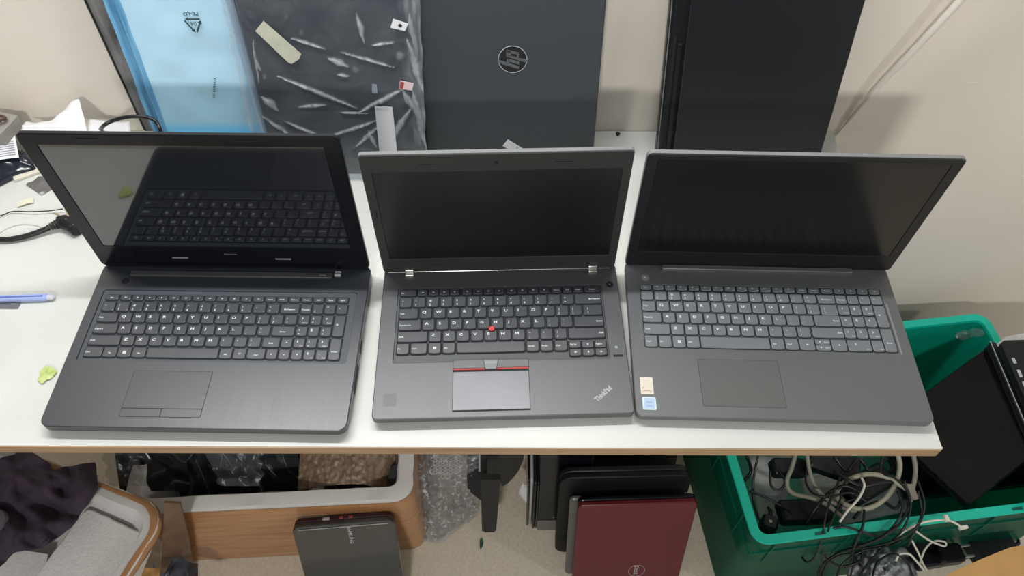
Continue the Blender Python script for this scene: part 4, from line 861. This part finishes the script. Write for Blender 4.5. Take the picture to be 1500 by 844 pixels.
edge_on('thin closed black laptop seen from its narrow side, second in the row on the floor', .0525, .152, .36, .25, .011, M['blk_satin'], M['blk_gloss'], 0)
gl, gll, glb = standing('closed_laptop', 'black laptop with a grey lower strip, standing behind the big black laptop', .062, .152, 6, .10, .33, .022, M['blk_gloss'], M['blk_satin'])
b = facing(); b.plate(.001, .0995, .002, .045, 0, .0012, .004, .0005); b.build('grey_strip', mat('grey_brown_plastic', (104, 100, 94), .4), gll, label='grey lower strip')
b = facing(); b.disc(.035, .062, .0016, .0011); b.text('hp ENVY', .012, .052, .0016, .004) if False else None; b.build('white_speck', M['legend'], gll)
t_, tl_, tb_ = standing('closed_laptop', 'black laptop at the back of the standing row, its top edge just under the desk', .118, .246, 10, .245, .345, .02, M['blk_gloss'], M['silver_paint'], .03)
b = facing(); b.plate(.002, .014, .23, .34, 0, .002, .002, .0005); b.build('grey_end', mat('grey_end_cap', (66, 66, 66), .4), tl_)
big, bigl, bigb = standing('closed_laptop', 'large matt black laptop standing right behind the red one', .1005, .103, 8, .245, .302, .026, mat('matt_black_lid', (19, 20, 22), .5, spec=.25), M['blk_satin'], .03, .022)
b = facing(); b.plate(.238, .2435, .222, .240, -.004, .001, .001, .0005); b.build('side_port', M['silver_paint'], bigl)
dell, dl, db = standing('closed_laptop', 'small laptop with a dark red lid, frontmost of the standing row', .1345, .040, 13, .221, .28, .022, M['dell_red'], M['blk_gloss'], .04, .010)
b = facing(); b.plate(-.013, .012, .0, .272, -.030, -.020, .008, .003); o = b.build('battery_side', mat('pewter_plastic', (92, 92, 84), .35), dell, label='pewter side')
def dloc(u, v):
    m = Matrix.Translation(dell.location) @ dell.rotation_euler.to_matrix().to_4x4(); n_ = m.to_3x3() @ Vector((0, -1, 0)); q = m.inverted() @ ppl(u, v, dell.location, n_); return q.x, q.z
x_, z_ = dloc(931, 836)
b = facing(); b.text('DELL', x_ - .003, z_, .0006, .0115, 'CENTER', rot=-PI / 2, sx=1.35, bold=.02)
b.tube([(x_ + .002 + .0165 * math.cos(2 * PI * q / 28), z_ + .0215 * math.sin(2 * PI * q / 28), .0004) for q in range(28)], .0005, 5, k=1, closed=True)
b.build('brand_logo', M['silver_paint'], dl, label='silver ring with lettering')

# ------------------------------------------------------------------ green crate
CRx, CRy, ROT = .447, .040, math.radians(7.2); CW, CD, CZ = .60, .385, -.445
cr = thing('green_crate', 'large translucent green plastic crate on the floor at the right, full of chargers and cables', 'crate', (CRx, CRy, -.749), (0, 0, ROT))
H = CZ + .749; rw = .017; n_ = 6
def cring(d, z, r=.02): return [(x, y, z) for x, y in rrect(-rw + d, CW + rw - d, -rw + d, CD + rw - d, max(r - d * .3, .004), n_)]
b = MB(); b.rings([cring(.001, H - .006, .03), cring(0, H - .002, .03), cring(.001, H, .03), cring(rw, H, .02), cring(rw + .001, H - .006, .02)], cap0=False, cap1=False); b.build('rim', M['crate'], cr, label='bright green flat rim')
def flang(d, z): return [(x, y, z) for x, y in rrect(-rw + d, CW + rw - d, -rw + d, CD + rw - d, .03, n_)]
b = MB(); b.rings([flang(.001, H - .006), flang(-.001, H - .10), flang(.008, H - .104), flang(.009, H - .11), flang(.004, .004), flang(.012, 0)], cap0=False, cap1=True)
b.build('outer_wall', M['crate_clear'], cr)
b = MB(); b.rings([cring(rw + .001, H - .006, .02), cring(rw + .006, .006, .02)], cap0=False, cap1=True); b.build('inner_wall', crate_mat('green_crate_inside', .88, (14, 178, 150)), cr)
rib_m = crate_mat('green_rib', .8)
for q in range(5):
    x = .02 + q * .135
    b = MB(); b.prism([(x, -rw - .003), (x + .0018, -rw - .003), (x + .0018, -rw + .002), (x, -rw + .002)], H - .10, H - .006); b.build('rib', rib_m, cr)
for q in range(3):
    y = .04 + q * .13
    b = MB(); b.box(-rw - .003, -rw + .002, y, y + .0018, H - .10, H - .006); b.build('rib', rib_m, cr)
for z in (H - .040,):
    b = MB(); b.box(-rw - .002, CW + rw, -rw - .0025, -rw + .001, z, z + .0015); b.box(-rw - .0025, -rw + .001, -rw, CD, z, z + .0015); b.build('rib', rib_m, cr)
for (x, y, a_) in ((.095, -.009, 0), (.46, -.009, 0), (.38, CD + .009, 0)):
    b = MB(); b.plate(x, x + .02, y - .0028, y + .0028, H, H + .0005, .001, .0001); b.build('rim_slot', mat('dark_green_slot', (6, 84, 72), .5), cr)
def cl(u, v, z): return pz(u, v, z)
# pale sheets / foam in the bottom of the crate
for i, (pts, z) in enumerate(((((1095, 668), (1160, 668), (1150, 760), (1118, 790)), -.58), (((1170, 700), (1260, 680), (1250, 740), (1180, 730)), -.59), (((1240, 720), (1330, 705), (1335, 748), (1230, 770)), -.57))):
    q4 = quad([pz(u, v, z) for u, v in (pts[3], pts[2], pts[1], pts[0])])
    o = sheet('grey_plastic_sheet', ['pale grey plastic sheet in the left end of the crate', 'pale grey plastic sheet under the crate cables', 'pale grey plastic sheet near the front rim of the crate'][i], 'plastic sheet', lambda u, v, q4=q4: q4(u, v) + Vector((0, 0, .01 * noise.noise((u * 3, v * 3, 1)))), 12, 10, mat('pale_grey_plastic', (176, 176, 178), .4))
# adapters
def adapter(label, u, v, z, rz, L_=.09, W_=.04, T_=.026, tilt=0):
    t = thing('power_adapter', label, 'charger', pz(u, v, z), (tilt, .15, rz))
    b = MB(); b.plate(-L_ / 2, L_ / 2, -W_ / 2, W_ / 2, 0, T_, .008, .004); b.build('case', M['blk_satin'], t)
    b = MB(); b.tube([(L_ / 2 - .002, 0, T_ / 2), (L_ / 2 + .014, .0, T_ / 2), (L_ / 2 + .022, .006, T_ / 2)], .0045, 8, rs=[.0055, .0042, .0028]); b.build('strain_relief', M['cable_b'], t)
    return t
ad = [adapter('black charger in the front left corner of the crate', 1172, 754, -.545, .1, .10, .045), adapter('square black plug lying in the crate corner by the rim', 1122, 775, -.53, 1.2, .03, .03, .03),
      adapter('black charger at the back left in the crate', 1150, 690, -.53, .05, .07, .035), adapter('black charger at the back of the crate under the desk edge', 1215, 684, -.50, -.3, .10, .05), adapter('black charger beneath the thick grey cables', 1265, 715, -.53, .5, .11, .05)]
b = MB(); b.disc(0, 0, .0302, .003); b.xf = Matrix.Translation((0, 0, .0002)); o = b.build('socket', M['silver_paint'], ad[1])
# cables in and over the crate
def cable(name, label, cat, pts, r, m, group=None, zc=None):
    b = MB(); b.tube([pz(u, v, z) for u, v, z in pts], r, 8, k=8); return tag(b.build(name, m, sharp=180), label, cat, group)
G = 'grey computer cables in the crate'
cable('grey_cable', 'thick grey cable looping down at the left in the crate', 'cable', [(1168, 655, -.44), (1160, 685, -.47), (1153, 705, -.49), (1160, 722, -.50), (1190, 730, -.49), (1215, 742, -.48), (1235, 760, -.47)], .0042, M['cable_g'])
cable('grey_cable', 'thick grey cable hanging beside the left loop in the crate', 'cable', [(1181, 655, -.43), (1186, 690, -.46), (1196, 715, -.48), (1215, 733, -.48), (1248, 748, -.47), (1280, 745, -.46)], .0038, M['cable_g'])
cable('grey_cable', 'thickest pale grey cable making a wide arc in the middle of the crate', 'cable', [(1309, 650, -.40), (1318, 680, -.42), (1312, 708, -.43), (1295, 732, -.44), (1270, 745, -.45), (1245, 742, -.46), (1225, 725, -.47), (1240, 705, -.45), (1270, 695, -.43), (1300, 700, -.42), (1330, 718, -.42)], .0046, mat('pale_grey_cable', (164, 160, 140), .5))
cable('grey_cable', 'grey cable at the right with a connector hanging from it', 'cable', [(1336, 655, -.40), (1341, 690, -.42), (1336, 720, -.43), (1333, 735, -.43)], .0042, M['cable_g'])
cable('grey_cable', 'thin pale cable bent over the other cables', 'cable', [(1262, 700, -.41), (1266, 712, -.41), (1258, 730, -.42), (1242, 748, -.43), (1230, 765, -.44)], .0022, M['cable_w'])
b = MB(); b.plate(-.007, .007, -.014, .014, 0, .008, .002, .001); o = b.build('cable_connector', M['cable_g']); o.location = pz(1333, 722, -.425); o.rotation_euler = (0, .3, .1); tag(o, 'grey ribbed connector at the end of the right grey cable', 'connector')
random.seed(21)
BG = 'black cables tangled over the front rim of the crate'
BL = 'black cable tangled with others over the front rim of the crate'
loops = [
 [(1345, 720, -.40), (1350, 750, -.42), (1340, 775, -.425), (1315, 790, -.44), (1280, 800, -.50), (1240, 806, -.54), (1205, 812, -.56)],
 [(1325, 705, -.40), (1332, 735, -.42), (1320, 765, -.43), (1295, 785, -.43), (1262, 800, -.50), (1225, 812, -.55), (1200, 835, -.60), (1204, 870, -.62)],
 [(1315, 720, -.42), (1322, 745, -.42), (1308, 772, -.43), (1280, 792, -.46), (1245, 800, -.52), (1210, 790, -.50), (1206, 780, -.46), (1235, 772, -.44), (1265, 780, -.44), (1290, 788, -.45)],
 [(1235, 690, -.45), (1222, 720, -.44), (1210, 752, -.43), (1205, 785, -.45), (1196, 812, -.52), (1184, 824, -.55), (1175, 816, -.56), (1180, 806, -.55), (1192, 806, -.55)],
 [(1240, 700, -.45), (1228, 740, -.44), (1214, 775, -.44), (1206, 805, -.52), (1203, 840, -.60), (1206, 880, -.62)],
 [(1266, 748, -.44), (1264, 770, -.43), (1256, 790, -.45), (1250, 812, -.55), (1262, 835, -.60), (1258, 870, -.62)],
 [(1205, 800, -.52), (1235, 790, -.50), (1260, 800, -.52), (1262, 820, -.56), (1235, 830, -.58), (1212, 820, -.57), (1206, 805, -.54)],
 [(1275, 860, -.55), (1285, 825, -.55), (1310, 812, -.54), (1330, 826, -.55), (1340, 860, -.58)],
 [(1220, 870, -.60), (1232, 830, -.58), (1262, 808, -.55), (1300, 800, -.53), (1320, 792, -.48)],
 [(1345, 705, -.40), (1354, 735, -.40), (1350, 760, -.42), (1336, 785, -.46), (1330, 800, -.52)],
 [(1240, 860, -.60), (1250, 828, -.58), (1245, 806, -.54), (1222, 796, -.52), (1200, 806, -.54), (1190, 800, -.54)],
 [(1300, 640, -.40), (1290, 690, -.42), (1310, 700, -.41), (1330, 722, -.41), (1333, 750, -.42), (1318, 782, -.44), (1290, 806, -.52), (1262, 840, -.58), (1258, 880, -.6)],
 [(1200, 860, -.6), (1212, 826, -.58), (1240, 812, -.56), (1275, 818, -.56), (1300, 840, -.58), (1310, 870, -.6)],
]
for q in loops: cable('black_cable', BL, 'cable', q, .0017 + random.random() * .0009, M['cable_b'], BG)
IG = 'black cables inside the crate'; IL = 'black cable lying among the chargers inside the crate'
inner = [
 [(1112, 660, -.47), (1104, 700, -.50), (1103, 730, -.52), (1112, 760, -.53), (1128, 780, -.52)],
 [(1094, 668, -.47), (1100, 690, -.50), (1090, 705, -.51)],
 [(1128, 690, -.50), (1130, 712, -.51), (1142, 718, -.51), (1150, 705, -.50), (1140, 690, -.50)],
 [(1098, 720, -.50), (1120, 728, -.51), (1145, 742, -.51), (1160, 752, -.50)],
 [(1190, 668, -.45), (1180, 700, -.47), (1190, 722, -.46), (1215, 728, -.45), (1245, 722, -.44), (1270, 735, -.44)],
 [(1222, 690, -.44), (1240, 702, -.43), (1262, 712, -.43), (1290, 708, -.42), (1320, 705, -.42)],
 [(1180, 770, -.50), (1195, 745, -.48), (1215, 722, -.46), (1238, 712, -.44), (1262, 722, -.44)],
 [(1222, 668, -.45), (1240, 690, -.46), (1258, 672, -.45), (1275, 690, -.46), (1300, 672, -.45)],
 [(1250, 760, -.47), (1268, 742, -.46), (1292, 735, -.45), (1312, 745, -.44), (1322, 728, -.43)],
 [(1200, 760, -.5), (1225, 752, -.48), (1240, 735, -.46), (1275, 728, -.45)],
]
for q in inner: cable('black_cable', IL, 'cable', q, .0022 + random.random() * .0012, M['cable_b'], IG)
wc = thing('white_cable', 'thin white cable with a small connector lying over the front rim of the crate', 'cable', (0, 0, 0))
b = MB(); b.tube([pz(*q) for q in [(1310, 789, -.47), (1330, 775, -.44), (1355, 765, -.432), (1385, 762, -.435), (1402, 768, -.45), (1408, 774, -.46)]], .0020, 8); b.build('cord', M['cable_w'], wc, sharp=180)
p = pz(1411, 773, -.455); b = MB(); b.xf = Matrix.Translation(p) @ Matrix.Rotation(.2, 4, 'Z'); b.plate(-.008, .008, -.003, .003, -.003, .003, .001, .0005); b.build('connector', M['cable_w'], wc)
p = pz(1386, 760, -.43); b = MB(); b.xf = Matrix.Translation(p); b.plate(-.0035, .0035, -.005, .006, -.003, .004, .001, .0005); b.build('clip', M['cable_w'], wc)
wc2 = tag(MB().tube([pz(*q) for q in [(1341, 778, -.46), (1362, 792, -.50), (1383, 800, -.52), (1384, 794, -.52), (1368, 793, -.51), (1355, 805, -.54), (1348, 825, -.57), (1352, 832, -.58)]], .0019, 8).build('white_cable', M['cable_w'], sharp=180), 'white cable forming a narrow loop below the crate rim', 'cable')
wc3 = tag(MB().tube([pz(*q) for q in [(1336, 792, -.50), (1346, 812, -.54), (1352, 826, -.57), (1358, 836, -.58)]], .0019, 8).build('white_cable', M['cable_w'], sharp=180), 'short straight white cable beside the silver bag', 'cable')
wc4 = tag(MB().tube([pz(*q) for q in [(1312, 822, -.55), (1318, 812, -.54), (1332, 812, -.54), (1342, 822, -.56), (1354, 836, -.575)]], .0022, 8).build('white_cable', M['cable_w'], sharp=180), 'white cable arching over the silver bag', 'cable')
# silver crinkled bag
def sb(u, v):
    a_ = 2 * PI * u; r = v * (1 + .12 * noise.noise((math.cos(a_), math.sin(a_), 2)))
    cu, cv = 1292 + 52 * r * math.cos(a_), 845 + 62 * r * math.sin(a_)
    return pz(cu, cv, -.62 + .05 * (1 - r * r) + .016 * noise.noise((cu * .09, cv * .09, 5)) + .009 * abs(noise.noise((cu * .22, cv * .22, 2))))
b = MB(); b.grid(sb, 90, 36); tag(b.build('silver_bag', mat('silver_crinkled_film', (196, 199, 200), .25, metal=.2, nscale=30, col2=(120, 122, 122), bump=1.0, bscale=90), sharp=180), 'crinkled silver plastic bag below the crate rim', 'bag')
# black plugs to the right of it
pg = thing('power_plug', 'black power plug with two bright pins below the crate rim', 'plug', pz(1395, 815, -.60), (0, 0, .1))
b = MB(); b.plate(-.035, .010, -.018, .018, 0, .028, .008, .004); b.build('plug_body', M['blk_satin'], pg)
for y in (-.011, .009):
    b = MB(); b.plate(.009, .027, y, y + .0040, .022, .027, .0005, .0003); b.build('prong', M['silver'], pg, label='bright metal pin')
adapter('black charger on the floor side below the crate rim at the right', 1448, 812, -.66, .3, .10, .06, .03)
adapter('black charger beside the silver bag below the crate rim', 1355, 812, -.625, .2, .08, .06, .03)
# cardboard flap, bottom right
b = MB(); pts = [pz(1366, 852, -.52), pz(1520, 850, -.52), pz(1515, 808, -.50), pz(1497, 799, -.50), pz(1480, 802, -.50), pz(1440, 818, -.505), pz(1400, 836, -.51)]
b.rings([[p_ - Vector((0, 0, .005)) for p_ in pts], pts])
tag(b.build('cardboard_flap', M['card_lt']), 'tan cardboard flap at the bottom right corner', 'cardboard')

# ------------------------------------------------------------------ black laptops lying in the crate
zA = -.410
A0, A1, A2 = pz(1449, 506, zA), pz(1352, 577, -.448), pz(1503, 626, zA)
exx = (A1 - A0).normalized(); nn = exx.cross((A2 - A0)).normalized()
if nn.z < 0: nn = -nn
eyy = nn.cross(exx).normalized()
if eyy.dot(A2 - A0) < 0: eyy = -eyy
zz_ = exx.cross(eyy); pass
Mx = Matrix((exx, eyy, zz_)).transposed().to_4x4(); Mx.translation = A0
lt = bpy.data.objects.new('closed_laptop', None); C.objects.link(lt); lt.matrix_world = Mx; lt.location = A0; lt.rotation_euler = Mx.to_euler(); tag(lt, 'big glossy black closed laptop lying slanted across the crate', 'laptop')
s_ = 1 if zz_.z > 0 else -1
b = MB(); b.plate(0, .28, 0, .200, -.010 if s_ > 0 else 0, 0 if s_ > 0 else .010, .008, .002); b.build('lid', mat('deep_gloss_black', (8, 8, 9), .14, spec=.2, nscale=10, col2=(16, 16, 17), rvar=.08), lt)
b = MB(); b.plate(.002, .278, .002, .198, -.028 if s_ > 0 else .011, -.011 if s_ > 0 else .028, .008, .003); b.build('base', M['blk_satin'], lt)
ub = thing('closed_laptop', 'black laptop lying inside the crate under the slanted one', 'laptop', pz(1338, 745, -.53) + Vector((0, .02, 0)), (0, 0, .13))
b = MB(); b.plate(0, .32, 0, .21, -.010, 0, .01, .002); b.build('lid', M['blk_gloss'], ub)
b = MB(); b.plate(.001, .319, .001, .209, -.026, -.011, .01, .003); b.build('base', M['blk_satin'], ub)
def flatlap(label, A0, A1, W, D, T, lm, bm, up=.0, trims=True):
    ex_ = (A1 - A0).normalized(); ey_ = Vector((0, 0, 1)).cross(ex_).normalized(); ez_ = ex_.cross(ey_)
    m = Matrix((ex_, ey_, ez_)).transposed().to_4x4(); t = bpy.data.objects.new('closed_laptop', None); C.objects.link(t); t.location = A0; t.rotation_euler = m.to_euler(); tag(t, label, 'laptop')
    b = MB(); b.plate(0, W, 0, D, -T * .4, 0, .012, .002); b.build('lid', lm, t)
    b = MB(); b.plate(.001, W - .001, .001, D - .001, -T, -T * .43, .012, .003); bs = b.build('base', bm, t); return t, bs
# stack at the right edge
a0 = pz(1500, 648, -.40); a1 = pz(1449, 506, -.385)
t_, bs = flatlap('black laptop at the right edge with bright port marks, beside the slanted one', pz(1449, 500, -.385), pz(1502, 625, -.395), .34, .014, .03, M['blk_satin'], M['blk_gloss'])
t_.rotation_euler = t_.rotation_euler
b = MB(); b.tube([(.0, .002, .0005), (.33, .002, .0005)], .0008, 6, sm=False); b.build('trim_strip', M['silver_paint'], t_)
t2_, bs2 = flatlap('uppermost black laptop at the right edge of the photo, with rounded corner', pz(1465, 498, -.358), pz(1518, 619, -.366), .34, .22, .036, M['blk_satin'], M['blk_gloss'])
for q, w_ in ((.16, .012), (.185, .016), (.21, .02), (.24, .012)):
    b = MB(); b.plate(q - .12, q - .12 + w_, .006, .012, -.001, .0012, .001, .0005); b.build('side_port', M['silver_paint'], bs2)
# foam behind
q4 = quad([pz(1440, 512, -.43), pz(1540, 520, -.43), pz(1540, 474, -.41), pz(1447, 500, -.43)])
b = MB(); pts = [pz(1458, 506, -.44), pz(1472, 494, -.42), pz(1520, 484, -.41), pz(1560, 500, -.41), pz(1560, 560, -.44), pz(1475, 545, -.45)]
b.rings([[p_ - Vector((0, 0, .1)) for p_ in pts], pts]); tag(b.build('foam_sheet', M['foam']), 'white foam sheet behind the black laptops at the right', 'foam sheet')
# plastic scrap on crate corner
def ps(u, v):
    a_ = 2 * PI * u; r = v * (1 + .45 * math.cos(2 * a_ + .6) + .25 * noise.noise((math.cos(a_) * 2, math.sin(a_) * 2, 2)))
    return pz(1421 + 15 * r * math.cos(a_) , 489 + 9 * r * math.sin(a_), CZ + .012 + .008 * noise.noise((r * 3 * math.cos(a_), r * 3 * math.sin(a_), 3)))
b = MB(); b.grid(ps, 30, 8); tag(b.build('clear_scrap', M['crinkle'], sharp=180), 'crumpled clear plastic scrap on the back right corner of the crate', 'plastic scrap')

# ------------------------------------------------------------------ lift everything so that the floor is at z = 0
for o in list(C.objects):
    if o.parent is None and o.type in ('MESH', 'EMPTY'):
        o.location.z += DESK
